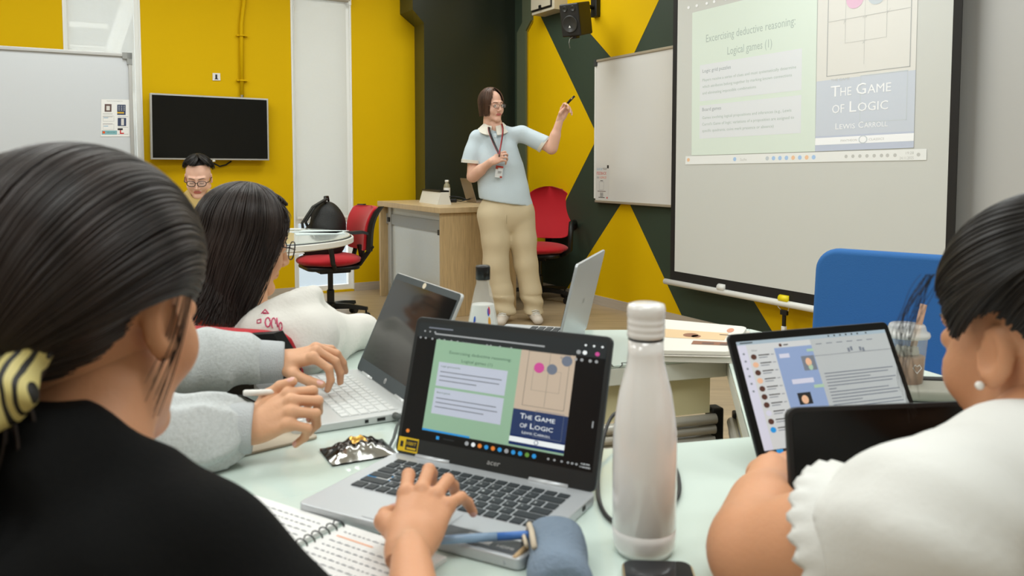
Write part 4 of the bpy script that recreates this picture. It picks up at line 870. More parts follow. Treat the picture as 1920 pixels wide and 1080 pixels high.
# ---- laptop on the far table, seen from the side and behind
t, LP, S = laptop('laptop', 'thin silver laptop standing open edge-on on the far table, its lid back facing the camera', (-.014, 2.12, TZ), math.radians(-106.7), .324, .21, math.radians(13), .208, SILV, SILV, BLK, mat('key_charcoal', (46, 52, 56), .55))
pg = Page(lambda a, b, o: LP(.5-.1*a, .42+.1*b, -.0063-o), [mat('logo_grey', (150, 152, 150), .4)]); pg.text('ASUS', 0, .3, .8, .5, 0, 1); pg.build('brand_mark', t, local=True)
# ---------------------------------------------------------------- white flask
p = onz(1207, 1032, TZ)
t = thing('flask', 'glossy white screw-top bottle standing beside the large silver laptop', 'bottle', p)
prof = [(.022, .0), (.031, .002), (.0345, .01), (.035, .02), (.0352, .028), (.0346, .0285), (.0346, .030), (.0352, .031), (.0352, .10), (.0348, .135), (.0325, .155), (.0285, .18), (.0235, .2), (.0205, .212), (.0195, .222), (.0193, .238)]
FW = mat('glossy_white_paint', (232, 229, 226), .16, coat=.6)
q = MB(); q.lathe(prof, p, 56); q.build('body', FW, t, smooth=True)
q = MB(); q.lathe([(.0195, .238), (.0195, .2405)], p, 40); q.build('steel_ring', DGREY, t, smooth=True)
q = MB(); q.lathe([(.0195, .2405), (.0205, .242), (.0205, .246), (.0198, .247), (.0205, .249), (.0205, .253), (.0198, .254), (.0205, .256), (.0205, .260), (.0198, .261), (.0208, .264), (.021, .272), (.0195, .277), (.014, .2785), (.001, .279)], p, 48); q.build('cap', FW, t, smooth=True)
# juice bottle on the far table
p = Vector((-.0607, 1.70, TZ)); KR, KZ = .87, 1.17; sc = lambda pr: [(a*KR, b*KZ) for a, b in pr]
t = thing('juice_bottle', 'clear tapered juice bottle with a black cap and colourful label behind the large laptop', 'bottle', p)
q = MB(); q.lathe(sc([(.036, 0), (.04, .006), (.04, .05), (.037, .08), (.03, .11), (.02, .145), (.016, .155), (.016, .168)]), p, 36); q.build('body', mat('clear_plastic', (230, 232, 228), .08, alpha=.3), t, smooth=True)
q = MB(); q.lathe(sc([(.038, .004), (.0385, .05), (.0355, .08), (.0285, .108), (.026, .118)]), p, 36); q.build('drink', mat('milky_drink', (228, 228, 222), .4), t, smooth=True)
q = MB(); q.lathe(sc([(.0175, .162), (.0178, .184), (.016, .187), (.002, .1872)]), p, 28); q.build('cap', mat('black_cap', (20, 20, 20), .3), t, smooth=True)
def bl(a, b, o=0):
    z = .006+.14*b; r_ = float(np.interp(z, [0, .05, .08, .11, .145], [.0403, .0403, .0374, .0306, .0206]))+.0006+o; th = -math.pi/2+(a-.5)*2.0
    return p+Vector((r_*KR*math.cos(th), r_*KR*math.sin(th), z*KZ))
LBM = [mat('label_white', (222, 224, 220), .4), mat('label_red', (214, 52, 40), .4), mat('label_blue', (40, 90, 190), .4), mat('label_green', (70, 160, 80), .4), mat('label_orange', (224, 160, 60), .4), mat('ink_grey', (150, 150, 152), .6)]
pg = Page(bl, LBM)
for i in range(16):
    for jj in range(6): pg.rect(i/16, .8*jj/6, (i+1)/16, .8*(jj+1)/6, 0, 0)
for (a, b, r_, k) in ((.72, .72, .05, 2), (.76, .74, .05, 1), (.74, .6, .06, 4), (.72, .48, .05, 2), (.78, .5, .04, 3), (.76, .26, .1, 2), (.77, .26, .07, 1), (.8, .26, .03, 3), (.74, .08, .06, 2), (.78, .06, .05, 1), (.22, .62, .05, 2), (.24, .55, .05, 1), (.22, .5, .03, 3)): pg.disc(a, b, r_*.8, r_, k, 2+int(r_*100) % 3)
for b in (.42, .36, .3, .24, .18, .12, .06): pg.rect(.15, b, .3, b+.02, 5, 2); pg.rect(.3, b, .42, b+.02, 5, 2)
pg.build('printed_label', t)
# ---------------------------------------------------------------- iced coffee
p = onz(1697, 737, TZ)
t = thing('iced_coffee', 'clear plastic cup of iced milk coffee with a domed lid', 'drink cup', p)
CUPP = mat('cup_plastic', (232, 234, 230), .1, alpha=.3)
q = MB(); q.lathe([(.026, 0), (.028, .003), (.036, .108), (.0385, .11), (.0385, .114)], p, 36); q.build('cup', CUPP, t, smooth=True)
q = MB(); q.lathe([(.025, .002), (.0272, .004), (.0318, .072), (.001, .0725)], p, 36); q.build('coffee', mat('milk_coffee', (150, 98, 54), .3), t, smooth=True)
q = MB()
for k in range(5): q.box(p+Vector((.014*math.cos(k*1.3), .014*math.sin(k*1.3), .076+.002*k)), (.014, .014, .012), rotm(k, .4*k, .7*k))
q.build('ice', mat('ice', (226, 220, 206), .1, alpha=.5), t)
q = MB(); q.lathe([(.0395, .108), (.0405, .112), (.039, .117), (.034, .119), (.032, .127), (.03, .131), (.001, .132)], p, 36); q.build('lid', mat('lid_plastic', (236, 234, 226), .15, alpha=.45), t, smooth=True)
q = MB(); q.tube([p+Vector((-.004, 0, .01)), p+Vector((.03, .0, .168))], .0058, 12); q.build('straw', mat('brown_straw', (190, 150, 124), .4), t, smooth=True)
q = MB(); hr = [(-.008, 0), (-.004, .006), (0, .003), (.004, .006), (.008, 0), (0, -.01)]; cc = p+Vector((.006, -.0308, .055)); q.tube([cc+Vector((a, 0, b)) for a, b in hr+hr[:1]], .0007, 5); q.build('heart_mark', PAP, t)
# dark tray beside it
p = onz(1745, 752, TZ)
t = thing('pencil_case', 'grey zipped case lying beside the iced coffee', 'case', p)
q = MB(); q.box(p+Vector((.03, .03, .012)), (.16, .1, .022), rotm(rz=-.15)); q.build('body', mat('grey_beige_case', (150, 148, 136), .5), t, bev=.008, seg=3)
q = MB(); q.box(p+Vector((.03, .065, .014)), (.168, .02, .026), rotm(rz=-.15)); q.build('black_trim', BLK, t, bev=.004)
# ---------------------------------------------------------------- sketchbook with spiral and a book below it
P = [onz(x, y, TZ+.022) for x, y in ((1182, 657), (1372, 661), (1401, 614), (1226, 598))]
t = thing('book', 'white closed book lying under the sketchbook', 'book', (P[0].x, P[0].y, TZ))
q = MB(); b = [Vector((v.x+.004, v.y-.006, TZ+.001)) for v in P]; q.prism(b, [v+Vector((0, 0, .012)) for v in b]); q.build('pages', mat('page_block', (214, 212, 200), .7), t, bev=.001)
q = MB()
for z in (TZ+.0005, TZ+.0128): b2 = [Vector((v.x, v.y, z)) for v in b]; ce_ = sum(b2, Vector())/4; b2 = [v+(v-ce_)*.015 for v in b2]; q.prism(b2, [v+Vector((0, 0, .0012)) for v in b2])
q.build('cover', mat('off_white_cover', (218, 212, 202), .5), t)
t = thing('sketchbook', 'white spiral sketchbook with a tan and brown printed patch on the cover', 'sketchbook', (P[0].x, P[0].y, TZ+.0145))
def bil(P, a, b, z): v = P[0]*(1-a)*(1-b)+P[1]*a*(1-b)+P[2]*a*b+P[3]*(1-a)*b; return Vector((v.x, v.y, z))
pts = [bil(P, x, y, TZ+.015) for x, y in rrect(1, 1, .07, 6)]
q = MB(); q.prism(pts, [v+Vector((0, 0, .009)) for v in pts]); q.build('body', mat('sketchbook_white', (228, 224, 214), .5), t, bev=.001)
pg = Page(lambda a, b, o: bil(P, a, b, TZ+.0243+o), [mat('tan_print', (222, 190, 146), .5), mat('brown_print', (140, 88, 56), .5), mat('dark_brown_print', (96, 62, 50), .5), mat('coral_print', (206, 140, 110), .5)])
pg.rect(.0, .38, .86, .66, 0, 1); pg.disc(.5, .5, .08, .07, 1, 2); pg.disc(.56, .47, .05, .05, 1, 2); pg.rect(.56, .2, .92, .32, 1, 1); pg.rect(.66, .22, .78, .28, 2, 2); pg.rect(.84, .2, .93, .28, 2, 2); pg.disc(.86, .78, .035, .09, 3, 2); pg.rect(.78, .57, .9, .6, 2, 2)
pg.build('cover_print', t)
q = MB()
for i in range(9):
    c = bil(P, -.005, .08+.1*i, TZ+.02); q.tube([c+Vector((.006*math.cos(k*math.pi/4), 0, .0075*math.sin(k*math.pi/4))) for k in range(9)], .0011, 5)
q.build('spiral_wire', BLKS, t)
# ---------------------------------------------------------------- snack packet
pc = onz(672, 850, TZ)
t = thing('snack_packet', 'crumpled silver-black snack packet with a gold patch between the two laptops', 'snack packet', pc)
ex = (onz(733, 842, TZ)-onz(612, 862, TZ)); wd = ex.length; ex.normalize(); ey = Vector((-ex.y, ex.x, 0)); n = 22; dp = .075
def pk(a, b, up):
    prf = max(0, (1-abs(a)**2.2))*max(0, (1-abs(b)**2.2)); cr = .0025*math.sin(13*a+5*b)*math.cos(9*b-4*a)+.0015*math.sin(31*a*b+11*b)
    h = .0032+(.019*prf+cr*prf*1.4)*(1 if up else -.12)
    return pc+ex*(a*wd/2*(1-.12*prf))+ey*(b*dp/2*(1-.1*prf))+Vector((0, 0, h+(0 if up else 0)))
FOIL = mat('packet_foil', (120, 116, 110), .16, metal=1, bump=(70, .5)); FOILP = mat('packet_gold', (206, 160, 70), .25, metal=.6)
q = MB(); V = [pk(-1+2*i/n, -1+2*j/n, True) for j in range(n+1) for i in range(n+1)]+[pk(-1+2*i/n, -1+2*j/n, False)-Vector((0, 0, .0015)) for j in range(n+1) for i in range(n+1)]
q.add(V, [])
for j in range(n):
    for i in range(n):
        a = -1+2*(i+.5)/n; b = -1+2*(j+.5)/n
        q.mi = 1 if (-.3 < b < .3 and -.3 < a < .3) else (2 if b < -.45 else 0)
        v0 = j*(n+1)+i; q.f.append((v0, v0+1, v0+n+2, v0+n+1)); q.m.append(q.mi); w = (n+1)**2
        q.f.append((w+v0+n+1, w+v0+n+2, w+v0+1, w+v0)); q.m.append(0)
q.build('foil_bag', [mat('packet_dark_foil', (62, 58, 54), .14, metal=.9), FOILP, mat('packet_silver', (190, 190, 186), .18, metal=.9)], t, smooth=True)
# ---------------------------------------------------------------- spiral notebook
S0 = onz(642, 981, TZ+.006); S1 = onz(553, 1027, TZ+.006); dr = (S1-S0).normalized(); pr_ = Vector((-dr.y, dr.x, 0)); pr_ = pr_ if pr_.x > 0 else -pr_
t = thing('spiral_notebook', 'open spiral notebook with handwriting, under the typing hand', 'notebook', (S0.x, S0.y, TZ))
PG = mat('notebook_page', (228, 228, 226), .7)
for sg, lb in ((1, 'page'), (-1, 'page')):
    q = MB(); a = S0+pr_*sg*.006; b = a+pr_*sg*.148; P4 = [a, b, b+dr*.21, a+dr*.21]
    q.prism([Vector((v.x, v.y, TZ+.0005)) for v in P4], [Vector((v.x, v.y, TZ+.006)) for v in P4]); po = q.build('page', PG, t)
    pg = Page(lambda u, v, o: Vector((0, 0, 0))+(S0+dr*(.21*(1-v))+pr_*(sg*.006+sg*.148*u if sg > 0 else -.154+.148*u))+Vector((0, 0, TZ+.0062+o-S0.z)), [mat('handwriting_ink', (120, 124, 132), .6), mat('orange_highlighter', (240, 170, 130), .6)])
    rr = random.Random(3+sg)
    for i in range(16):
        u = .08; v = .92-.055*i
        if sg > 0 and i == 1: pg.rect(.08, v, .45, v+.012, 1, 1); continue
        while u < .88:
            w = rr.uniform(.02, .07); pg.rect(u, v, u+w, v+.007, 0, 1); pg.rect(u+w*.3, v, u+w*.36, v+.018, 0, 1); u += w+.018
        if rr.random() < .2: pass
    pg.build('handwriting', po)
q = MB()
for i in range(18):
    c = S0+dr*(.006+.0115*i); q.tube([Vector((c.x, c.y, TZ+.006))+pr_*(.009*math.cos(k*math.pi/5))+Vector((0, 0, .006*math.sin(k*math.pi/5))) for k in range(6)], .0009, 5)
q.build('spiral_wire', BLKS, t)
# ---------------------------------------------------------------- pencil pouch, pens, phone
pc = Vector((.062, .862, TZ))
t = thing('pencil_pouch', 'blue-grey cloth pencil pouch with a beige zip in front of the laptop', 'pouch', pc)
f = Field((-.0, .78, .745), (.14, .94, .85), .003)
f.cap((.036, .875, .768), (.036, .8, .768), .019, .019, .014).cap((.062, .88, .767), (.062, .8, .766), .017, .017, .014).cap((.05, .878, .768), (.05, .8, .768), .02, .02, .02).cut((0, 0, TZ+.0005), (0, 0, -1)).cut((.017, 0, 0), (-1, -.12, 0))
f.disp(lambda X, Y, Z: .0014*np.sin(90*Y+40*X)+.0012*np.sin(140*Z+30*Y))
V, Q = f.mesh(); link('cloth_body', smoothmesh(V, Q, 2), Q, mat('blue_grey_canvas', (116, 132, 150), .85, bump=(220, .3)), t, smooth=True)
q = MB(); q.tube([(.0185, .892, .758), (.018, .889, .772), (.019, .878, .785), (.021, .855, .788), (.023, .82, .787)], .0032, 8); q.tube([(.013, .888, .757), (.012, .88, .769), (.013, .865, .778), (.015, .84, .78)], .0022, 8); q.build('zip_trim', mat('beige_tape', (200, 186, 164), .6), t, smooth=True)
def penbar(name, label, a, b, r_, m1, m2, cap=.35):
    t = thing(name, label, 'pen', a); q = MB(); c = a.lerp(b, cap); q.tube([a, a.lerp(b, .03), c], [r_*.8, r_, r_], 12); q.build('barrel', m1, t, smooth=True)
    q = MB(); q.tube([c, a.lerp(b, .97), b], [r_*.92, r_*.92, r_*.4], 12); q.build('grip', m2, t, smooth=True)
penbar('pen', 'pale blue pen lying across the front edge of the laptop into the pouch', Vector((-.085, .872, TZ+.02)), Vector((.03, .874, TZ+.026)), .0048, mat('pale_blue_plastic', (160, 190, 222), .2, trans=.3), mat('blue_plastic', (70, 120, 196), .3), .6)
penbar('pen', 'grey pen beneath the pale blue pen', Vector((-.01, .85, TZ+.006)), Vector((.03, .872, TZ+.012)), .004, mat('smoke_plastic', (170, 176, 184), .2), CHR)
penbar('pencil', 'tan pencil at the mouth of the pouch', Vector((.002, .845, TZ+.012)), Vector((.035, .89, TZ+.022)), .0034, mat('tan_pencil', (190, 160, 120), .5), mat('tan_pencil', (190, 160, 120), .5))
p = onz(1230, 1052, TZ+.008); 
t = thing('smartphone', 'dark phone with a gold rim lying at the bottom edge beside the flask', 'phone', (p.x, p.y, TZ))
M = rotm(rz=-.06)
def rr3(w, h, r_, z, top): return [Vector((p.x, p.y, 0))+M @ Vector((x, y, 0))+Vector((0, 0, z)) for x, y in rrect(w, h, r_, 6, x0=-w/2, y0=-h)]
q = MB(); q.prism(rr3(.074, .15, .012, TZ+.0005, 0), rr3(.074, .15, .012, TZ+.008, 0)); q.build('frame', mat('gold_rim', (176, 156, 120), .3, metal=.7), t, bev=.001)
q = MB(); q.prism(rr3(.07, .146, .011, TZ+.0078, 0), rr3(.07, .146, .011, TZ+.0086, 0)); q.build('screen', mat('phone_glass', (34, 36, 40), .08), t)
# black cable around the flask
t = thing('power_cable', 'black cable looping behind the white flask', 'cable', onz(1122, 930, TZ))
pts = [aty(1178, 766, 1.33), aty(1150, 778, 1.28), aty(1134, 812, 1.22), onz(1125, 862, TZ+.006), onz(1121, 900, TZ+.004), onz(1124, 940, TZ+.004), onz(1142, 972, TZ+.004), onz(1180, 985, TZ+.004), onz(1240, 965, TZ+.004), onz(1271, 930, TZ+.004), onz(1272, 895, TZ+.004), onz(1262, 868, TZ+.004)]
def cr(pts, k=6):
    out = []
    for i in range(len(pts)-1):
        p0, p1, p2, p3 = pts[max(i-1, 0)], pts[i], pts[i+1], pts[min(i+2, len(pts)-1)]
        for j in range(k):
            s = j/k; out.append(.5*((2*p1)+(p2-p0)*s+(2*p0-5*p1+4*p2-p3)*s*s+(3*p1-p0-3*p2+p3)*s**3))
    return out+[pts[-1]]
q = MB(); q.tube(cr(pts), .0028, 8); q.build('lead', BLK, t, smooth=True)
# ---------------------------------------------------------------- tablet in a folio, stylus
P0, P1, P2, P3 = [Vector((x, y, TZ)) for x, y in ((-.302, 1.262), (-.495, 1.485), (-.64, 1.36), (-.447, 1.137))]
t = thing('tablet', 'tablet with a grey screen lying in its folio under the hand with the stylus', 'tablet', P0)
def q4(a, b, z): v = P0.lerp(P1, a).lerp(P3.lerp(P2, a), b); return Vector((v.x, v.y, z))
pts = [q4(x, y, TZ+.0006) for x, y in rrect(1, 1, .04)]
q = MB(); q.prism(pts, [v+Vector((0, 0, .004)) for v in pts]); q.build('folio_cover', mat('beige_folio', (178, 166, 146), .7), t, bev=.001)
pts = [q4(x, y, TZ+.0048) for x, y in rrect(.8, .94, .04, x0=.17, y0=.03)]
q = MB(); q.prism(pts, [v+Vector((0, 0, .0065)) for v in pts]); q.build('body', mat('graphite_metal', (48, 52, 56), .35), t, bev=.001)
pg = Page(lambda a, b, o: q4(.2+.74*a, .06+.88*b, TZ+.0115+o), [mat('tablet_screen', (120, 124, 114), .1, emit=.08), mat('tablet_ink', (84, 90, 86), .4)]); pg.rect(0, 0, 1, 1, 0, 0)
for b in (.3, .36, .42, .6): pg.rect(.2, b, .8, b+.012, 1, 1)
pg.build('display', t)
# upright tablet on the right
BL_, TL_ = Vector((.301, .852, TZ+.003)), Vector((.305, .90, .909)); ax_ = Vector((.99, .12, 0)).normalized()*.225
t = thing('tablet', 'black-cased tablet propped upright in front of the dark-rimmed laptop', 'tablet', BL_)
up_ = TL_-BL_; nv = ax_.cross(up_).normalized(); nv = nv if nv.y < 0 else -nv
def tb(x, y, o): return BL_+ax_*x+up_*y+nv*o
pts = [tb(x, y, -.006) for x, y in rrect(1, 1, .06)]
q = MB(); q.prism(pts, [v+nv*.009 for v in pts]); q.build('case', mat('black_case', (20, 20, 20), .5), t, bev=.0015)
pts = [tb(x, y, .003) for x, y in rrect(.955, .93, .04, x0=.025, y0=.035)]
q = MB(); q.prism(pts, [v+nv*.0006 for v in pts]); q.build('screen', mat('tablet_off_glass', (9, 9, 8), .2, spec=.3), t)
q = MB(); q.prism([tb(.6, .3, -.007), tb(.9, .3, -.007), tb(.9, .32, -.007), tb(.6, .32, -.007)], [v+Vector((0, .05, 0)) for v in (tb(.6, .02, -.012), tb(.9, .02, -.012), tb(.9, .04, -.012), tb(.6, .04, -.012))]); q.build('stand_flap', BLK, t)
# sheet under the hoodie sleeve on the far left of the table
p = onz(672, 643, TZ); t = thing('paper_sheet', 'white sheet sticking out from under the white hoodie sleeve', 'paper', p)
q = MB(); q.box(p+Vector((0, .0, .0012)), (.08, .05, .001), rotm(rz=.3)); q.build('sheet', PAP, t)
# ================================================================ PEOPLE
SKA = mat('skin_light_tan', (216, 164, 128), .5, bump=(160, .06), sss=.12); SKB = mat('skin_pale', (226, 180, 158), .5, bump=(160, .05), sss=.12); SKC = mat('skin_warm', (210, 152, 114), .5, bump=(160, .06), sss=.12)
LIP = mat('lips', (186, 104, 96), .4); NAIL = mat('fingernail_pink', (228, 176, 164), .2)
EYEW = mat('eye_white', (226, 222, 216), .2); IRIS = mat('eye_iris', (40, 28, 20), .15)
def hairmat(n, c, rough=.38):
    m = mat(n, c, rough, spec=.42, noise=(26, .5, (1, 1, .15)))
    return m
HBK = hairmat('hair_black', (22, 18, 16)); HDB = hairmat('hair_dark_brown', (38, 28, 24)); HBR = hairmat('hair_brown', (76, 52, 38), .4)
def frame(C, f, up=(0, 0, 1), s=1.0):
    f = Vector(f).normalized(); r = f.cross(Vector(up)).normalized(); u = r.cross(f)
    M = Matrix((r, f, u)).transposed().to_4x4(); M = M @ Matrix.Diagonal((s, s, s, 1)); M.translation = Vector(C); return M
_HEAD = {}
def headmesh(kind='f', h=.0032):
    if (kind, h) in _HEAD: return _HEAD[(kind, h)]
    f = Field((-.1, -.13, -.2), (.1, .14, .15), h)
    f.ell((0, -.012, .036), (.076, .096, .088), .02).ell((0, .03, -.03), (.058, .06, .076), .03)
    jw = .056 if kind == 'm' else .05
    for s in (-1, 1):
        f.cap((s*jw, .0, -.055), (s*.012, .066, -.1), .02, .017, .02); f.ell((s*.036, .062, -.032), (.024, .02, .026), .02)
        f.cap((s*.012, .088, .028), (s*.045, .07, .026), .009, .009, .012)
        f.ell((s*.031, .099, .004), (.017, .012, .012), .012, 's')
        f.ell((s*.031, .076, .003), (.0155, .0155, .0135), .003)
        f.ell((s*.0105, .098, -.037), (.0085, .009, .007), .006)
        f.ell((s*.079, -.008, -.002), (.0075, .018, .031), .004, M=rotm(rx=.15, rz=-s*.35)); f.ell((s*.086, -.002, .002), (.006, .011, .02), .004, 's', M=rotm(rz=-s*.35)); f.ell((s*.077, -.002, -.026), (.006, .008, .009), .004)
    f.cap((0, .09, .014), (0, .111, -.03), .0062, .0095, .012)
    f.ell((0, .074, -.1), (.02, .016, .015), .015)
    f.cap((-.019, .084, -.0595), (.019, .084, -.0595), .0055, .0055, .008).cap((-.016, .083, -.0685), (.016, .083, -.0685), .006, .006, .008).cap((-.022, .094, -.064), (.022, .094, -.064), .0018, .0018, .003, 's')
    f.cap((0, -.015, -.05), (0, -.035, -.19), .054 if kind == 'm' else .048, .056 if kind == 'm' else .05, .03)
    V, Q = f.mesh(); V = smoothmesh(V, Q, 1, .4); c = V[Q].mean(1)
    mi = ((np.abs(c[:, 0]) < .024) & (c[:, 1] > .078) & (c[:, 2] < -.0545+.0) & (c[:, 2] > -.0745)).astype(int)
    mi *= ((c[:, 0]/.024)**2+((c[:, 2]+.064)/.0105)**2 < 1)
    _HEAD[(kind, h)] = (V, Q, mi); return V, Q, mi
def finger_chain(base, segs, spread, curls):
    pts = [Vector(base)]; c = 0
    for L, a in zip(segs, curls):
        c += a; pts.append(pts[-1]+Vector((math.sin(spread), math.cos(spread)*math.cos(math.radians(c)), -math.cos(spread)*math.sin(math.radians(c))))*L)
    return pts
def handmesh(W, fwd, back, side=1, curls=None, spreads=(-.12, -.02, .1, .22), thumb=None, s=1.0, h=.0017, arm=None):
    """hand in its own frame: +Y fingers, +Z back of the hand, thumb at +X*side ; side=-1 mirrors"""
    curls = curls or [(20, 35, 20)]*4
    thumb = thumb or [(.022, .018, -.006), (.045, .052, -.014), (.052, .082, -.02), (.05, .106, -.026)]
    F1 = Field((-.075, -.03, -.085), (.095, .2, .05), h)
    mcp = [(.027, .086, 0), (.007, .091, .003), (-.013, .087, .001), (-.031, .078, -.004)]
    segs = [(.041, .025, .021), (.045, .028, .022), (.042, .027, .022), (.033, .021, .019)]; rad = [(.0086, .0079, .0068), (.0088, .0081, .007), (.0085, .0077, .0067), (.0076, .0069, .0061)]
    nails = []; fl = []
    for m_, sg, r_, cu, sp in zip(mcp, segs, rad, curls, spreads):
        g = F1.like(); P = finger_chain(m_, sg, -sp, cu)
        g.cap(P[0], P[1], r_[0]*1.08, r_[0], .003).cap(P[1], P[2], r_[0]*1.02, r_[1], .003).cap(P[2], P[3], r_[1], r_[2], .003)
        fl.append(g); d = (P[3]-P[2]).normalized(); up = Vector((0, d.z, -d.y)); up = up if up.z > 0 or d.z < -.9 else -up; up.normalize(); nails.append((P[3]+up*r_[2]*.9-d*.0, .0062))
    g = F1.like(); T = [Vector(v) for v in thumb]; g.cap(T[1], T[2], .0108, .0098, .003).cap(T[2], T[3], .0098, .008, .003); fl.append(g); nails.append((T[3]+Vector((.3, 0, .9)).normalized()*.008, .0068))
    p = F1.like(); wr = [(.013, -.005, -.003), (.004, -.005, 0), (-.006, -.005, 0), (-.014, -.005, -.003)]
    for a, b, r_ in zip(wr, mcp, (.0125, .013, .0125, .0115)): p.cap(a, (b[0], b[1]-.002, b[2]-.004), r_+.002, r_-.0015, .012)
    p.cap((.012, .01, -.008), T[1], .014, .0125, .012).ell((-.022, .035, -.012), (.012, .03, .011), .01).cap((0, -.05, -.002), (0, .012, -.002), .021, .021, .02, sq=((0, 0, 1), .78))
    for b in mcp: p.ell((b[0], b[1]-.002, b[2]+.0015), (.0078, .009, .008), .006)
    tot = F1.like()
    for i, g in enumerate(fl): tot.F = np.minimum(tot.F, g.F)
    tot.join(p, .006)
    V, Q = tot.mesh(); V = smoothmesh(V, Q, 2, .5); c = V[Q].mean(1); mi = np.zeros(len(Q), int)
    for n_, r_ in nails: mi |= (np.linalg.norm(c-np.array(n_), axis=1) < r_).astype(int)
    f = Vector(fwd).normalized(); b = Vector(back); b = (b-f*b.dot(f)).normalized(); x = f.cross(b)*1.0
    M = Matrix((x*side*s, f*s, b*s)).transposed().to_4x4(); M.translation = Vector(W)
    V, Q = xform(V, Q, M); return V, Q, mi*2
def skinobj(t, parts, skin, name='body'):
    V, Q, mi = joinm(parts); return link(name, V, Q, [skin, LIP, NAIL], t, mi, smooth=True)
def eyes(t, M, look=(0, 0), closed=False):
    for s in (-1, 1):
        if closed:
            q = MB(); q.tube([M @ Vector((s*(.031+.0125*a), .0935-.004*a*a, -.0035+.002*a*a)) for a in (-1, -.5, 0, .5, 1)], .0013, 6); q.build('eyelashes', HBK, t); continue
        q = MB(); c = M @ Vector((s*.031, .0795, .002)); S3 = M.to_3x3(); sc = S3.col[0].length
        q.sph(c, .0125*sc, 14); e = q.build('eye', [EYEW, IRIS], t, smooth=True)
        d = (S3 @ Vector((look[0], 1, look[1]))).normalized(); Mi = np.array(rootof(e)); 
        for p in e.data.polygons:
            w = rootof(e) @ p.center
            p.material_index = 1 if (w-c).normalized().dot(d) > .86 else 0
def brows(t, M, m_, th=.0035, arch=.004):
    for s in (-1, 1):
        q = MB(); P = [M @ Vector((s*(.012+.036*a), .0945-.016*a*a, .0245+arch*math.sin(a*2.4))) for a in (0, .25, .5, .75, 1)]
        q.tube(P, [th*.8, th, th, th*.8, th*.3], 6, flat=.6); q.build('eyebrow', m_, t, smooth=True)
def glasses(name, label, M, rim, metal, w=.026, hgt=.018, temples=True, sx=.032):
    c = M.translation; t = thing(name, label, 'glasses', c); S = M.to_3x3().col[0].length
    for s in (-1, 1):
        q = MB(); P = []
        for k in range(21):
            a = 2*math.pi*k/20; P.append(M @ Vector((s*sx+w*math.copysign(abs(math.cos(a))**.8, math.cos(a)), .113-.012*abs(s*sx+w*math.cos(a))/.06, hgt*math.copysign(abs(math.sin(a))**.8, math.sin(a)))))
        q.tube(P, rim*S, 6); q.build('rim', metal, t, smooth=True)
        q = MB(); q.add([p for p in P[:-1]], [tuple(range(20))]); q.build('lens', mat('spectacle_lens', (240, 244, 250), .03, alpha=.12, spec=.7), t)
        q = MB(); q.tube([M @ Vector((s*(sx+w), .103, .004)), M @ Vector((s*.076, .08, .006)), M @ Vector((s*.082, .0, .008)), M @ Vector((s*.08, -.02, -.008))], rim*S, 6); q.build('temple', metal, t, smooth=True)
    q = MB(); q.tube([M @ Vector((-.008, .112, .004)), M @ Vector((0, .116, .008)), M @ Vector((.008, .112, .004))], rim*S, 6); q.build('bridge', metal, t, smooth=True)
def strandmesh(P, wid, thk, outc, taper=True):
    """P (N,m,3) polylines -> flat 4-sided locks, outward from outc"""
    N, m, _ = P.shape; T = np.gradient(P, axis=1); T /= np.maximum(np.linalg.norm(T, axis=2, keepdims=True), 1e-9)
    O_ = P-outc; O_ /= np.maximum(np.linalg.norm(O_, axis=2, keepdims=True), 1e-9)
    S_ = np.cross(T, O_); S_ /= np.maximum(np.linalg.norm(S_, axis=2, keepdims=True), 1e-6); O2 = np.cross(S_, T)
    tp = (np.sin(np.linspace(.25, 1, m)*math.pi*.93)**.5)[None, :, None] if taper else 1
    w = (wid[:, None, None] if hasattr(wid, '__len__') else wid)*tp; k = thk*tp
    R4 = np.stack([P+S_*w, P+O2*k, P-S_*w, P-O2*k], 2)  # N,m,4,3
    V = R4.reshape(-1, 3); base = (np.arange(N)*m*4)[:, None, None]; i = np.arange(m-1)[None, :, None]*4; j = np.arange(4)[None, None, :]
    a = base+i+j; b = base+i+(j+1) % 4; Q = np.stack([a, b, b+4, a+4], 3).reshape(-1, 4)
    return V, Q
LEAN = 0.0
def envp(az, t, C, rad, R0, thm, inn):
    th = np.minimum(t/R0, thm); ex = np.maximum(t-R0*thm, 0); k = 1-inn*ex
    return np.stack([C[0]+rad[0]*np.sin(th)*np.sin(az)*k, C[1]+rad[1]*np.sin(th)*np.cos(az)*k-LEAN*ex, C[2]+rad[2]*np.cos(th)-ex], -1)
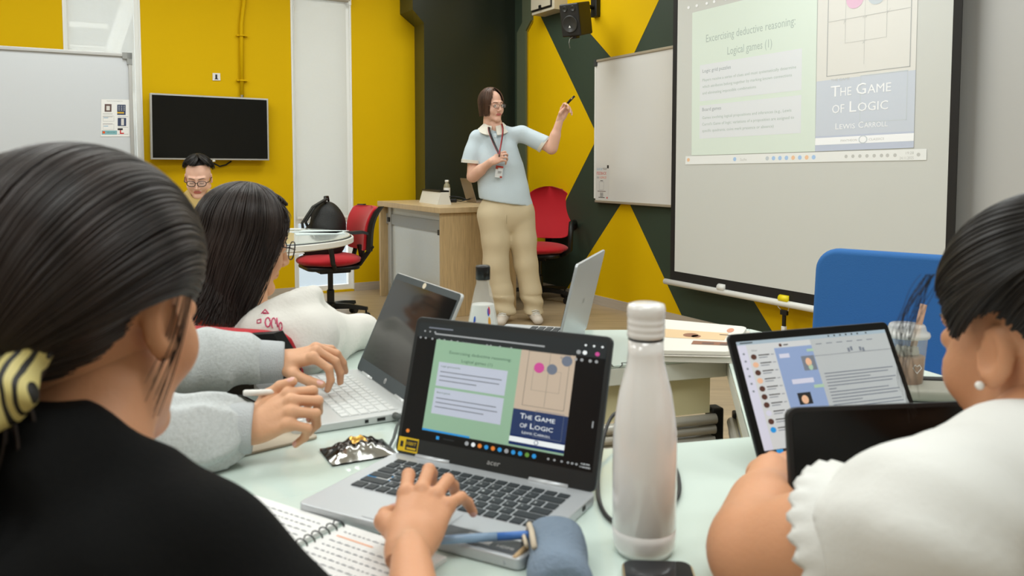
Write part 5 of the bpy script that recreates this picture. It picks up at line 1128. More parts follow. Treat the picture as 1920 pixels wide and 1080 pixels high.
def hair_fall(t, M, mtl, lenf, n=900, C=(0, -.012, .036), rad=(.088, .106, .1), R0=.1, thm=1.65, inn=.6, thick=.008, wid=.0022, sweep=None, wave=0, m=18, name='hair', off=(0, 0), extra=None):
    az = RNG.uniform(-math.pi, math.pi, n); L = np.array([lenf(a) for a in az])*RNG.uniform(.86, 1.02, n); keep = L > .01; az, L = az[keep], L[keep]; n = len(az)
    t_ = np.linspace(.0, 1, m)[None, :]*L[:, None]+RNG.uniform(0, .02, n)[:, None]*(1-np.linspace(0, 1, m)[None, :])
    A = az[:, None]+(RNG.normal(0, .05, n)[:, None])*np.linspace(0, 1, m)[None, :]
    if sweep: A = A+np.array([sweep(a) for a in az])[:, None]*np.linspace(0, 1, m)[None, :]**1.3
    P = envp(A, t_, C, rad, R0, thm, inn); out = P-np.array(C); out /= np.linalg.norm(out, axis=2, keepdims=True)
    P = P+out*(RNG.uniform(0, thick, n)[:, None, None])
    s = np.linspace(0, 1, m)[None, :]; P[:, :, 0] += wave*np.sin(9*s*1.5+az[:, None]*3)*s**2; P[:, :, 1] += wave*np.cos(8*s*1.5+az[:, None]*4)*s**2
    V, Q = strandmesh(P, RNG.uniform(.6, 1.4, n)*wid, wid*.45, np.array(C))
    k = 60; azs = np.linspace(-math.pi, math.pi, k+1); ms = 16
    Lc = np.array([max(lenf(a)*.93, .0) for a in azs]); tc = np.linspace(0, 1, ms)[None, :]*Lc[:, None]; Ac = azs[:, None]+(np.array([sweep(a) for a in azs])[:, None]*np.linspace(0, 1, ms)[None, :]**1.3 if sweep else 0)+0*tc
    Pc = envp(Ac, tc, C, [r-.0015 for r in rad], R0, thm, inn); Vc = Pc.reshape(-1, 3); ii = np.arange(k)[:, None]*ms+np.arange(ms-1)[None, :]
    Qc = np.stack([ii, ii+1, ii+ms+1, ii+ms], 2).reshape(-1, 4)
    # give the cap thickness
    Vi = (Pc-(Pc-np.array(C))*.03).reshape(-1, 3); Qi = Qc[:, ::-1]+len(Vc)
    parts = [(V, Q), (Vc, Qc), (Vi, Qi-len(Vc))]
    V, Q, _ = joinm(parts)
    if extra: V, Q, _ = joinm([(V, Q)]+extra)
    V, Q = xform(V, Q, M); return link(name, V, Q, mtl, t, smooth=True)
LOOP = [(0, .88, .55), (.35, .84, .5), (.62, .72, .4), (.84, .5, .22), (.93, .33, -.05), (.96, .12, -.0), (.97, -.1, .1), (.93, -.32, -.1), (.82, -.5, -.38), (.55, -.72, -.62), (.0, -.82, -.75)]
def loopdir(u, loop):
    """u in -1..1 around the hairline (0 = forehead)"""
    a = np.abs(u)*(len(loop)-1); i = np.minimum(a.astype(int), len(loop)-2); f = (a-i)[:, None]; Lp = np.array(loop, float); d = Lp[i]*(1-f)+Lp[i+1]*f; d[:, 0] *= np.sign(u+1e-9); return d/np.linalg.norm(d, axis=1, keepdims=True)
def hair_gather(t, M, mtl, g, n=1500, C=(0, -.012, .036), rad=(.09, .11, .1), thick=.006, wid=.0016, m=22, loop=LOOP, bulge=.05, name='hair', extra=None, cap=True, jit=.03):
    g = np.array(g, float); gl = np.linalg.norm(g); g1 = g/gl
    def arcs(d, u, s):
        S = s[None, :, None]; w = np.clip((.78-np.abs(u))/.5, 0, 1)[:, None]
        mx = np.clip(d[:, :1]*1.12, -.97, .97); over = np.concatenate([mx, -.12+0*mx, np.sqrt(np.clip(1-mx**2, .05, 1))], 1)
        avg = d+g1[None, :]; avg /= np.maximum(np.linalg.norm(avg, axis=1, keepdims=True), .3)
        mid = over*w+avg*(1-w); mid /= np.linalg.norm(mid, axis=1, keepdims=True); K = (1.0+.5*w)[:, :, None]
        D = (1-S)**2*d[:, None, :]+2*S*(1-S)*K*mid[:, None, :]+S*S*g1[None, None, :]; D /= np.linalg.norm(D, axis=2, keepdims=True)
        return D*(1+bulge*np.sin(S*math.pi*.9)+(gl-1)*S**3)
    u = RNG.uniform(-1, 1, n); d = loopdir(u, loop)+RNG.normal(0, jit, (n, 3)); d /= np.linalg.norm(d, axis=1, keepdims=True); st = RNG.uniform(0, .55, n)
    S = np.linspace(0, 1, m); D = arcs(d, u, S)
    # start some strands part-way so that the whole surface is covered evenly
    P = np.array(C)+D*np.array(rad)
    P = P*(1)+((P-np.array(C))/np.linalg.norm(P-np.array(C), axis=2, keepdims=True))*(RNG.uniform(0, thick, n)[:, None, None]*np.sin(np.linspace(.15, 1, m)*math.pi)[None, :, None])
    V, Q = strandmesh(P, RNG.uniform(.5, 1.6, n)*wid, wid*.5, np.array(C)); parts = [(V, Q)]
    if cap:
        k = 80; uu_ = np.linspace(-1, 1, k+1); Dc = arcs(loopdir(uu_, loop), uu_, np.linspace(0, 1, m)); Pc = np.array(C)+Dc*(np.array(rad)-.001); ii = np.arange(k)[:, None]*m+np.arange(m-1)[None, :]
        Qc = np.stack([ii, ii+1, ii+m+1, ii+m], 2).reshape(-1, 4); parts += [(Pc.reshape(-1, 3), Qc), ((Pc-(Pc-np.array(C))*.03).reshape(-1, 3), Qc[:, ::-1])]
    if extra: parts += extra
    V, Q, _ = joinm(parts); V, Q = xform(V, Q, M); return link(name, V, Q, mtl, t, smooth=True)
def clothobj(name, f, m, t, it=2, label=None):
    V, Q = f.mesh(); V = smoothmesh(V, Q, it); return link(name, V, Q, m, t, smooth=True, label=label)
def folds(a, f1, seed=0):
    r_ = np.random.default_rng(seed); K = r_.normal(0, 1, (4, 3)); K /= np.linalg.norm(K, axis=1, keepdims=True); ph = r_.uniform(0, 6, 4)
    return lambda X, Y, Z: a*(np.sin(f1*(K[0, 0]*X+K[0, 1]*Y+K[0, 2]*Z)+ph[0]+1.5*np.sin(f1*.5*(K[1, 0]*X+K[1, 1]*Y+K[1, 2]*Z)+ph[1]))+.5*np.sin(f1*1.9*(K[2, 0]*X+K[2, 1]*Y+K[2, 2]*Z)+ph[2]))
def cutpl(f, p, n): return f.cut(p, n)
def limb(sk, pts, rads, k=.012, sq=None):
    for a, b, r1, r2 in zip(pts[:-1], pts[1:], rads[:-1], rads[1:]): sk.cap(a, b, r1, r2, k, sq=sq)
def headparts(M, kind='f'):
    V, Q, mi = headmesh(kind); V, Q = xform(V, Q, M); return (V, Q, mi)
# ---------------------------------------------------------------- TEACHER
TY = 6.11
def TP(px, py, dy=0): return aty(px, py, TY+dy)
ft = TP(975, 603); tt = thing('person', 'standing person in a pale blue polo shirt and beige trousers pointing at the screen', 'person', (ft.x, TY, 0))
HM = frame(TP(922, 199, .0), (.60, -.78, -.04), (-.13, .05, 1), .97)
sk = Field((-.62, 5.7, .72), (.62, 6.4, 1.75), .006)
rs, ls = TP(889, 254), TP(983, 249); re_, rw = TP(886, 331, -.04), TP(921, 303, -.19); le, lw = TP(1034, 279, -.06), TP(1050, 224, -.1)
limb(sk, [rs.lerp(re_, .25), re_, rw], [.042, .042, .027]); sk.cap(re_.lerp(rw, .1), re_.lerp(rw, .45), .043, .04, .02)
limb(sk, [ls.lerp(le, .2), le, lw], [.042, .04, .026]); sk.cap(le.lerp(lw, .1), le.lerp(lw, .45), .04, .037, .02)
sk.cap(TP(932, 285), TP(945, 350), .12, .13, .03, sq=((0, 1, 0), .6)).cap(TP(905, 256), TP(968, 252), .025, .025, .03).cap(TP(925, 222, .02), TP(930, 245, .02), .053, .062, .03)
V, Q = sk.mesh(); V = smoothmesh(V, Q, 2)
h1 = handmesh(rw, (TP(941, 292, -.2)-rw), (-.2, -.9, .35), -1, [(38, 40, 25), (42, 45, 25), (48, 50, 25), (52, 50, 25)], thumb=[(.022, .018, -.006), (.035, .05, -.022), (.026, .078, -.036), (.014, .1, -.042)], s=.95, h=.0026)
h2 = handmesh(lw, (TP(1062, 196, -.12)-lw), (-.35, .8, .2), 1, [(25, 45, 30), (40, 60, 35), (50, 65, 35), (55, 65, 35)], thumb=[(.022, .018, -.006), (.034, .05, -.024), (.028, .078, -.03), (.02, .1, -.032)], s=.95, h=.0026)
skinobj(tt, [(V, Q, None), headparts(HM, 'm'), h1, h2], SKB)
eyes(tt, HM, (.3, .1)); brows(tt, HM, HBR)
def lt(a):
    d = abs(a)
    if d < .45: return .075 if a < 0 else .09
    if d < .8: return .1+(d-.45)/.35*.12
    return .262
hair_fall(tt, HM, HBR, lt, n=1400, thick=.007, wid=.0028, sweep=lambda a: (1.0 if abs(a+.1) < .5 else .1)*(1 if a > -.35 else -.6), rad=(.086, .104, .102), inn=.7)
POLO = mat('pale_blue_polo', (196, 210, 218), .85, bump=(240, .2)); CRM = mat('cream_rib', (222, 218, 206), .85)
f = Field((-.55, 5.8, .78), (.45, 6.4, 1.55), .0065)
f.cap(TP(933, 288), TP(936, 312), .15, .166, .05, sq=((0, 1, 0), .68)).cap(TP(938, 320), TP(949, 386), .17, .2, .06, sq=((0, 1, 0), .7)).cap(TP(897, 255), TP(975, 250), .05, .05, .05).cap(TP(915, 246, .01), TP(945, 245, .01), .038, .038, .04)
f.cut(TP(950, 380), Vector((-.16, 0, -1)))
g = f.like(); e = TP(884, 303, -.02); g.cap(TP(892, 262), e+(e-TP(892, 262))*.5, .06, .078, .03).cut(e+Vector((0, 0, -.004)), (TP(882, 325)-TP(889, 262)).normalized()+Vector((.1, 0, 0))); f.join(g, .03)
g = f.like(); e = TP(1021, 271, -.035); g.cap(TP(981, 251), e+(e-TP(981, 251))*.5, .06, .066, .03).cut(e, (e-TP(984, 249)).normalized()); f.join(g, .04)
f.disp(folds(.004, 24, 4)).disp(lambda X, Y, Z: .0022*np.sin(38*Z+16*X))
clothobj('polo_shirt', f, POLO, tt)
# sleeve bands, collar, placket
for a, b, r_ in ((TP(884.5, 300, -.02), TP(884, 306, -.02), .077), (TP(1016, 268.5, -.033), TP(1021, 272, -.035), .0665)):
    q = MB(); q.tube([a, b], r_, 28, cap=True); q.build('sleeve_band', CRM, tt, smooth=False)
q = MB(); cp = TP(927, 240)
Rg = []
def colp(a, o, z_):
    return TP(926, 236)+Vector((math.sin(a)*(.068+o), .012-math.cos(a)*(.062+o*1.1), z_))
for w0, w1 in ((-2.9, -.22), (.22, 2.9)):
    A = [w0+(w1-w0)*k/16 for k in range(17)]; q.rings([[colp(a, -.004, .016-.035*max(0, math.cos(a))), colp(a, .048, -.026-.05*max(0, math.cos(a))), colp(a, .052, -.022-.05*max(0, math.cos(a))), colp(a, -.001, .027-.03*max(0, math.cos(a)))] for a in A])
q.build('collar', CRM, tt, smooth=False)
q = MB(); q.extr([TP(925, 250, -.112), TP(931, 250, -.112), TP(932, 275, -.128), TP(926, 275, -.128)], (0, .01, 0)); q.build('placket', POLO, tt)
q = MB()
for y_ in (256, 266): p = TP(928.5, y_, -.124); q.tube([p, p+Vector((0, -.004, 0))], .005, 8)
q.build('button', WPL, tt)
TR = mat('beige_trousers', (206, 190, 158), .85, bump=(180, .1))
f = Field((-.42, 5.85, .03), (.4, 6.4, 1.0), .008)
f.cap(TP(922, 398), TP(974, 394), .105, .105, .05).cap(TP(948, 385), TP(948, 400), .165, .17, .05, sq=((0, 1, 0), .72))
for L_, dy in (([(925, 405, .125), (930, 450, .108), (930, 495, .096), (940, 545, .085), (948, 583, .075)], -.02), ([(973, 403, .12), (980, 450, .104), (986, 495, .09), (995, 545, .08), (1001, 583, .073)], .03)):
    P = [TP(a, b, dy) for a, b, _ in L_]
    g = f.like(); limb(g, P, [c for _, _, c in L_], .03); f.join(g, .015)
f.cut((0, 0, .055), (0, 0, -1)).cut(TP(950, 368), (0, 0, 1))
f.disp(folds(.0006, 17, 8)).disp(lambda X, Y, Z: .003*np.sin(26*X*1.0+3*np.sin(3*Z)+5*Y)*np.clip((Z-.1)*3, 0, 1)).disp(lambda X, Y, Z: np.where(Z < .2, .007*np.sin(60*Z+10*X), 0))
clothobj('trousers', f, TR, tt)
q = MB(); q.tube([TP(909, 394, -.11), TP(907, 412, -.1)], .0025, 5); q.tube([TP(950, 392, -.125), TP(950, 420, -.13)], .002, 5); q.build('trouser_seam', mat('beige_seam', (176, 160, 130), .9), tt)
for x_, dy, yaw in ((945, -.04, -.15), (1001, .01, .2)):
    p = TP(x_, 596, dy); f = Field((p.x-.1, TY+dy-.24, -.002), (p.x+.1, TY+dy+.14, .13), .005)
    d_ = Vector((math.sin(yaw), -math.cos(yaw), 0)); c = Vector((p.x, TY+dy, 0))
    f.cap(c+Vector((0, .05, .045)), c+d_*.14+Vector((0, 0, .03)), .046, .038, .02, sq=((0, 0, 1), .9)).cap(c+Vector((0, .03, .07)), c+Vector((0, .0, .11)), .045, .04, .03).cut((0, 0, .001), (0, 0, -1))
    sh = clothobj('shoe', f, mat('off_white_shoe', (206, 196, 184), .6), tt)
    q = MB()
    for k in range(4): a = c+d_*(.03+.022*k)+Vector((0, 0, .092-.009*k)); r_ = Vector((d_.y, -d_.x, 0)); q.tube([a-r_*.028, a+Vector((0, 0, .007)), a+r_*.028], .0035, 6)
    q.build('laces', WPL, sh, smooth=True)
# lanyard, badge, clicker, ring, glasses
HD = TP(936, 289, -.225)
t = thing('lanyard', 'black and red lanyard with a badge hanging from the neck of the standing person', 'lanyard', HD)
LB = mat('lanyard_black', (24, 20, 22), .6); LR = mat('lanyard_red', (150, 30, 34), .6)
pl = cr([TP(917, 236, -.03), TP(918, 247, -.115), TP(926, 268, -.15), HD], 5); prr = cr([TP(941, 232, -.03), TP(943, 245, -.105), TP(940, 268, -.15), HD], 5)
for P, w_, m_ in ((pl, .009, LB), (prr, .006, LR)):
    q = MB(); q.rings([[p+Vector((-w_, 0, 0)), p+Vector((w_, 0, 0)), p+Vector((w_, .003, 0)), p+Vector((-w_, .003, 0))] for p in P]); sb = q.build('strap', m_, t, label='black half' if m_ is LB else 'red half')
    q = MB(); e = -.9 if m_ is LB else .6; q.rings([[p+Vector((w_*e-.0015, -.001, 0)), p+Vector((w_*e+.0015, -.001, 0)), p+Vector((w_*e+.0015, .001, 0)), p+Vector((w_*e-.0015, .001, 0))] for p in P]); q.build('edge_stripe', LR if m_ is LB else LB, sb)
q = MB(); q.tube([HD, TP(936, 302, -.175)], .004, 6); q.build('clip', BLK, t)
bc = [TP(927.5, 332, -.155), TP(941, 334, -.155), TP(944, 312, -.15), TP(930, 310, -.15)]
q = MB(); q.extr(bc, (0, .004, 0)); q.build('badge', mat('badge_plastic', (214, 216, 216), .2), t)
Hb = homog([(0, 0), (1, 0), (1, 1), (0, 1)], [(927.5, 332), (941, 334), (944, 312), (930, 310)])
pg = Page(lambda a, b, o: TP(*Hb(a, b), -.158-o), [mat('badge_red', (176, 60, 44), .4), mat('ink_grey', (150, 150, 152), .6)]); pg.rect(.0, .72, .3, 1, 0, 1); pg.rect(.3, .85, 1, 1, 0, 1); pg.rect(.7, 0, 1, .15, 0, 1); pg.rect(.35, .5, .85, .56, 1, 1); pg.rect(.35, .4, .75, .45, 1, 1); pg.build('badge_print', t)
fd = (TP(1062, 196, -.12)-lw).normalized()
t = thing('presenter_clicker', 'black presenter clicker held up in the raised hand', 'remote control', TP(1066, 192, -.13))
q = MB(); q.tube([TP(1064, 194, -.135), TP(1070, 187, -.14), TP(1077.5, 180, -.145)], [.008, .009, .007], 10); q.build('body', BLK, t, smooth=True)
q = MB(); p = TP(1071, 186, -.15); q.tube([p, p+Vector((.008, 0, .01))], .004, 6); q.build('buttons', mat('gold_button', (190, 160, 90), .4), t)
glasses('glasses', 'thin metal-framed glasses on the face of the standing person', HM, .0016, mat('bronze_wire', (92, 70, 56), .3, metal=.6), w=.024, hgt=.015)
# ---------------------------------------------------------------- MAN BEHIND THE ROUND TABLE
MYd = 5.64
def MP(px, py, dy=0): return aty(px, py, MYd+dy)
tm = thing('person', 'seated person in a tan blazer, black t-shirt and glasses looking down below the television', 'person', (MP(375, 400).x, MYd, 0))
MM_ = frame(MP(372, 334), (.22, -.9, -.32), (0, 0, 1), 1.06)
c = MP(375, 395, .03)
sk = Field((c.x-.3, MYd-.3, .7), (c.x+.3, MYd+.25, 1.2), .008); sk.cap(MP(372, 360, .02), MP(373, 382, .03), .05, .06, .02).cap(c, (c.x, MYd+.03, .75), .1, .12, .03)
V, Q = sk.mesh(); skinobj(tm, [(V, Q, None), headparts(MM_, 'm')], SKB)
eyes(tm, MM_, (0, -.5), True); brows(tm, MM_, HBK)
def ls_(a): d = abs(a); return .085 if d < .8 else (.11 if d < 1.3 else .15)
hair_fall(tm, MM_, HBK, ls_, n=1100, thick=.022, wid=.003, sweep=lambda a: .5 if a > -.4 else -.4, rad=(.084, .106, .1), inn=1.2, thm=1.5)
f = Field((c.x-.34, MYd-.35, .55), (c.x+.34, MYd+.3, 1.2), .008)
f.cap(MP(330, 386, .04), MP(418, 380, .04), .07, .07, .05).cap((c.x, MYd+.03, .82), (c.x, MYd+.03, .62), .16, .17, .05, sq=((0, 1, 0), .7)).cap(MP(357, 372, .04), MP(392, 370, .04), .055, .055, .03)
g = f.like(); g.cap(MP(350, 374, .0), MP(364, 354, .02), .035, .022, .02).cap(MP(396, 371, .0), MP(384, 354, .02), .035, .022, .02).cap(MP(330, 386, .04), (c.x-.26, MYd-.1, .8), .07, .055, .02).cap(MP(418, 380, .04), (c.x+.28, MYd-.1, .8), .07, .055, .02).cap((c.x-.26, MYd-.1, .8), (c.x-.14, MYd-.28, .79), .05, .045, .02).cap((c.x+.28, MYd-.1, .8), (c.x+.14, MYd-.28, .79), .05, .045, .02); f.join(g, .03)
# open front
f.cap(MP(373, 366, -.12), MP(379, 400, -.2), .042, .02, .01, 's'); f.cap(MP(372, 340, -.0), MP(373, 364, .0), .05, .052, .01, 's'); f.disp(folds(.004, 20, 3))
clothobj('blazer', f, mat('tan_blazer', (190, 164, 104), .85, bump=(200, .2)), tm)
f = Field((c.x-.2, MYd-.3, .6), (c.x+.2, MYd+.2, 1.15), .008); f.cap(MP(373, 394, .02), (c.x, MYd+.02, .7), .11, .13, .04, sq=((0, 1, 0), .78)).cut(MP(373, 366, -.1), (0, -.35, 1))
clothobj('t_shirt', f, mat('black_cotton', (20, 21, 20), .9, bump=(200, .1)), tm)
glasses('glasses', 'black-rimmed glasses on the face of the person in the tan blazer', MM_, .0022, BLK, w=.026, hgt=.018)
q0 = MP(386, 400, -.52); lp = Vector((q0.x, q0.y, 0))
t, LP, S = laptop('laptop', 'dark laptop open in front of the person in the tan blazer', Vector((-1.86, 4.92, .7445))+Vector((0, 0, 0)), math.radians(180+8), .3, .2, .25, .2, DGREY, DGREY, BLK, BLK, keys=False)
# ---------------------------------------------------------------- LONG-HAIRED PERSON IN WHITE
tl = thing('person', 'seated person with long dark hair and round glasses in a white hoodie, seen from behind', 'person', (-.58, 1.74, 0))
hd = Vector((.76, .65, -.2))
ML = frame((-.575, 1.76, 1.008), hd, (0, 0, 1), .9)
WH = mat('white_hoodie', (226, 223, 216), .9, bump=(120, .15)); 
shR, shL = Vector((-.44, 1.67, .815)), Vector((-.70, 1.82, .815)); elb, wst = Vector((-.43, 1.78, .80)), Vector((-.36, 1.885, .79))
sk = Field((-.85, 1.4, .6), (-.25, 2.1, 1.0), .007); limb(sk, [shR, elb, wst], [.045, .038, .025]); sk.cap((-.57, 1.74, .95), (-.57, 1.73, .86), .045, .05, .02).cap((-.57, 1.74, .74), (-.58, 1.74, .6), .11, .12, .03)
V, Q = sk.mesh()
hw = handmesh(wst, (.35, .9, -.05), (0, 0, 1), -1, [(15, 20, 15)]*4, s=.9, h=.0024)
skinobj(tl, [(V, Q, None), headparts(ML), hw], SKA); eyes(tl, ML); brows(tl, ML, HDB, .0025)
f = Field((-.9, 1.4, .5), (-.25, 2.1, 1.02), .0065)
f.cap(shR, shL, .07, .07, .05).cap((-.57, 1.74, .73), (-.59, 1.74, .5), .145, .155, .05, sq=(hd, .75)).cap(shR, elb, .07, .066, .03).cap(elb, wst+Vector((.01, .01, -.004)), .062, .04, .03).cap(shL, (-.66, 1.98, .75), .07, .05, .03)
f.cap(wst-Vector((.03, .05, 0)), wst, .045, .045, .02)
g = f.like(); g.cap((-.485, 1.665, .875), (-.52, 1.67, .85), .03, .03, .03).cap((-.455, 1.68, .895), (-.43, 1.75, .895), .026, .02, .03).cap((-.48, 1.63, .84), (-.55, 1.66, .81), .04, .04, .03); f.join(g, .025)
f.disp(folds(.006, 26, 5)).disp(lambda X, Y, Z: .005*np.abs(np.sin(30*(X*.5+Z)+5*np.sin(9*Y)))-.002).disp(folds(.0015, 60, 6))
hood = clothobj('hoodie', f, WH, tl)
from mathutils.bvhtree import BVHTree
def drape(o, fn_pts, mtl, name, off=.0015, fl=None):
    M = rootof(o); bv = BVHTree.FromPolygons([M @ v.co for v in o.data.vertices], [tuple(p.vertices) for p in o.data.polygons])
    q = MB()
    for poly in fn_pts:
        n = 14; L = [Vector((a, b, 0)) for a, b in poly]; out = []
        for a, b in zip(L[:-1], L[1:]):
            for k in range(4):
                v = a.lerp(b, k/4); d = ray(v.x, v.y).normalized(); h = bv.ray_cast(CAM, d)
                if h[0] is not None: out.append(h[0]-d*off)
        if len(out) > 2: q.tube(out, .0014, 5, flat=.6)
    if q.v: return q.build(name, mtl, o, smooth=True)
PK = mat('pink_print', (206, 70, 110), .8)
import math as _m
arc = lambda cx, cy, rx, ry, a0, a1: [(cx+rx*_m.cos(a0+(a1-a0)*k/8), cy+ry*_m.sin(a0+(a1-a0)*k/8)) for k in range(9)]
drape(hood, [[(490, 588), (497, 580), (504, 588), (490, 588)], [(493, 586), (501, 586)], [(482, 600), (489, 598), (489, 605), (482, 606), (482, 600)], arc(502, 604, 5, 9, 0, 6.28), arc(513, 606, 4, 10, 2, 6.5), [(519, 596), (521, 618)], arc(526, 612, 3, 8, 0, 6.28)], PK, 'printed_lettering')
def ll(s):
    if abs(s) < .78: return .085
    if abs(s) < 1.1: return .13+(abs(s)-.78)*.5
    return .37
LEAN = .14; hair_fall(tl, ML, HDB, ll, n=3600, thick=.012, wid=.0019, rad=(.092, .106, .1), inn=-.3, wave=.007, m=26, R0=.1, thm=1.62); LEAN = 0.0
glasses('glasses', 'round thin-rimmed glasses on the long-haired person', ML, .0016, mat('dark_wire', (40, 38, 44), .3, metal=.6), w=.024, hgt=.022)
# her chair
ch = office_chair('office_chair', 'red office chair with a black back frame behind the person in the white hoodie', (-.57, 1.905, 0), math.radians(-20), 0, .345)
# ---------------------------------------------------------------- PERSON IN GREY
tg = thing('person', 'person in a grey sweatshirt writing on a tablet, mostly hidden behind the nearest head', 'person', (-.84, 1.38, 0))
E1, W1, S1_ = Vector((-.575, 1.115, .812)), Vector((-.385, 1.16, .80)), Vector((-.80, 1.2, .96)); E2, W2, S2 = Vector((-.655, 1.39, .84)), Vector((-.422, 1.455, .825)), Vector((-.84, 1.49, .95))
MG = frame((-.965, 1.4, 1.075), (.95, .05, -.25), (0, 0, 1), .93)
sk = Field((-1.05, .98, .6), (-.3, 1.75, 1.1), .007); limb(sk, [S1_, E1, W1], [.045, .038, .023]); limb(sk, [S2, E2, W2], [.045, .038, .023]); sk.cap((-.9, 1.4, 1.0), (-.88, 1.4, .93), .048, .055, .02).cap((-.86, 1.39, .92), (-.8, 1.38, .6), .11, .12, .03)
V, Q = sk.mesh(); V = smoothmesh(V, Q, 1)
hA = handmesh(W1, (.60, -.0, .30), (-.1, -.62, .78), -1, [(38, 75, 40), (44, 75, 40), (46, 72, 38), (54, 80, 38)], spreads=(-.08, .0, .06, .12), thumb=[(.022, .018, -.006), (.046, .045, -.004), (.05, .072, .0), (.043, .098, .004)], s=.86, h=.0014)
hB = handmesh(W2, (.88, -.06, .26), (.0, -.25, .97), 1, [(52, 48, 28), (50, 40, 20), (42, 38, 20), (35, 35, 20)], thumb=[(.022, .018, -.006), (.044, .042, -.018), (.055, .07, -.036), (.058, .094, -.05)], spreads=(-.16, -.02, .14, .3), s=.86, h=.0014)
skinobj(tg, [(V, Q, None), headparts(MG), hA, hB], SKA); eyes(tg, MG); brows(tg, MG, HBK)
hair_fall(tg, MG, HBK, lambda a: 0 if abs(a) < .5 else .25, n=700, thick=.01, wid=.003)
GY = mat('grey_marl_sweatshirt', (190, 194, 194), .95, noise=(240, .08), bump=(160, .2)); GYR = mat('grey_rib_cuff', (184, 188, 190), .95, bump=(420, .35))
f = Field((-1.08, .98, .5), (-.36, 1.78, 1.08), .0062)
f.cap(S1_, S2, .07, .07, .05).cap((-.84, 1.39, .83), (-.80, 1.38, .5), .15, .16, .05, sq=((1, 0, 0), .8)).cap((-.74, 1.36, .86), (-.70, 1.36, .7), .09, .08, .05)
g = f.like(); limb(g, [S1_, E1, W1-(W1-E1)*.14], [.072, .062, .046], .03); g.ell(W1-(W1-E1)*.28, (.048, .06, .056), .02).ell(E1+Vector((.06, 0, .006)), (.05, .062, .06), .02); f.join(g, .03)
g = f.like(); limb(g, [S2, E2, W2-(W2-E2)*.2], [.072, .06, .044], .03); g.ell(W2-(W2-E2)*.4, (.06, .055, .052), .02); f.join(g, .03)
f.disp(folds(.004, 30, 11)).disp(lambda X, Y, Z: .008*(np.abs(np.sin(34*X+22*Z+6*np.sin(14*Y)+2*np.sin(25*Z)))-.5)*np.clip((X+.70)*5, 0, 1))
V, Q = f.mesh(); V = smoothmesh(V, Q, 1); sw = link('sweatshirt', V, Q, GY, tg, smooth=True)
for W_, E_ in ((W1, E1), (W2, E2)):
    d = (W_-E_).normalized(); q = MB(); P = [W_-d*.05, W_-d*.045, W_-d*.02, W_+d*.008, W_+d*.012, W_+d*.01]; q.tube(P, [.036, .040, .0385, .0365, .035, .027], 40); q.build('cuff', GYR, sw, smooth=True)
q = MB(); q.tube([Vector((-.60, 1.29, .86)), Vector((-.585, 1.3, .82)), Vector((-.60, 1.31, .77))], .004, 6); q.build('zip', mat('silver_zip', (196, 196, 192), .4), sw)
# stylus
t = thing('stylus', 'white stylus held in the writing hand above the tablet', 'stylus', aty(490, 736, 1.2))
a, b = aty(456, 737, 1.17), aty(566, 733, 1.205); q = MB(); q.tube([a, a.lerp(b, .03), b], [.0035, .0046, .0044], 16); q.build('barrel', mat('stylus_white', (228, 226, 220), .3), t, smooth=True)
q = MB(); q.tube([b, b.lerp(a, -.12)], [.0044, .001], 12); q.build('tip', WPL, t, smooth=True)
# ---------------------------------------------------------------- NEAREST PERSON, BLACK T-SHIRT
tb_ = thing('person', 'nearest person in a black t-shirt with a low dark ponytail, typing on the laptop', 'person', (-.36, .6, 0))
MW = frame((-.363, .70, 1.05), (math.sin(.27), math.cos(.27), -.12), (0, 0, 1), 1.0)
SW4, EW, WW = Vector((-.245, .60, .877)), Vector((-.062, .565, .745)), Vector((-.103, .805, .797)); SL, EL = Vector((-.50, .60, .89)), Vector((-.56, .66, .70))
sk = Field((-.62, .4, .55), (.03, .88, 1.1), .0055); limb(sk, [SW4, EW, WW], [.05, .04, .0185]); sk.cap(EW.lerp(WW, .15), EW.lerp(WW, .5), .038, .03, .02); limb(sk, [SL, EL], [.05, .04])
sk.cap((-.345, .69, 1.0), (-.355, .625, .925), .05, .055, .03).cap((-.355, .625, .92), (-.36, .59, .82), .055, .1, .04).cap((-.36, .59, .8), (-.37, .56, .6), .12, .12, .04)
V, Q = sk.mesh(); V = smoothmesh(V, Q, 2)
hC = handmesh(WW, (.012, .085, .030), (.05, -.25, 1), -1, [(8, 42, 28), (6, 44, 30), (12, 44, 28), (22, 38, 25)], spreads=(-.16, -.01, .18, .38), thumb=[(.022, .018, -.006), (.046, .048, -.016), (.052, .074, -.03), (.044, .094, -.038)], s=.83, h=.0013)
skinobj(tb_, [(V, Q, None), headparts(MW), hC], SKC); eyes(tb_, MW); brows(tb_, MW, HBK)
BT = mat('black_tshirt', (10, 10, 10), .9, spec=.2, bump=(200, .1))
f = Field((-.85, .35, .5), (.05, .85, 1.0), .0058)
f.cap(SW4, SL, .057, .06, .04).cap((-.36, .585, .77), (-.38, .55, .5), .155, .17, .05, sq=((0, 1, 0), .72)).cap((-.345, .605, .955), (-.29, .625, .92), .043, .04, .03).cap((-.345, .605, .955), (-.45, .61, .92), .043, .05, .03).cap((-.29, .625, .912), (-.25, .61, .885), .038, .045, .03)
g = f.like(); g.cap(SW4, SW4.lerp(EW, 1.0), .057, .06, .03).cut(SW4.lerp(EW, .72), EW-SW4); f.join(g, .03)
g = f.like(); g.cap(SL, EL, .062, .07, .03).cut(SL.lerp(EL, .8), EL-SL); f.join(g, .03)
f.disp(folds(.003, 28, 2)).disp(lambda X, Y, Z: .002*np.sin(70*(X+Z)+20*Y))
clothobj('t_shirt', f, BT, tb_)
gl = np.array((.13, -.98, -.74))*1.0
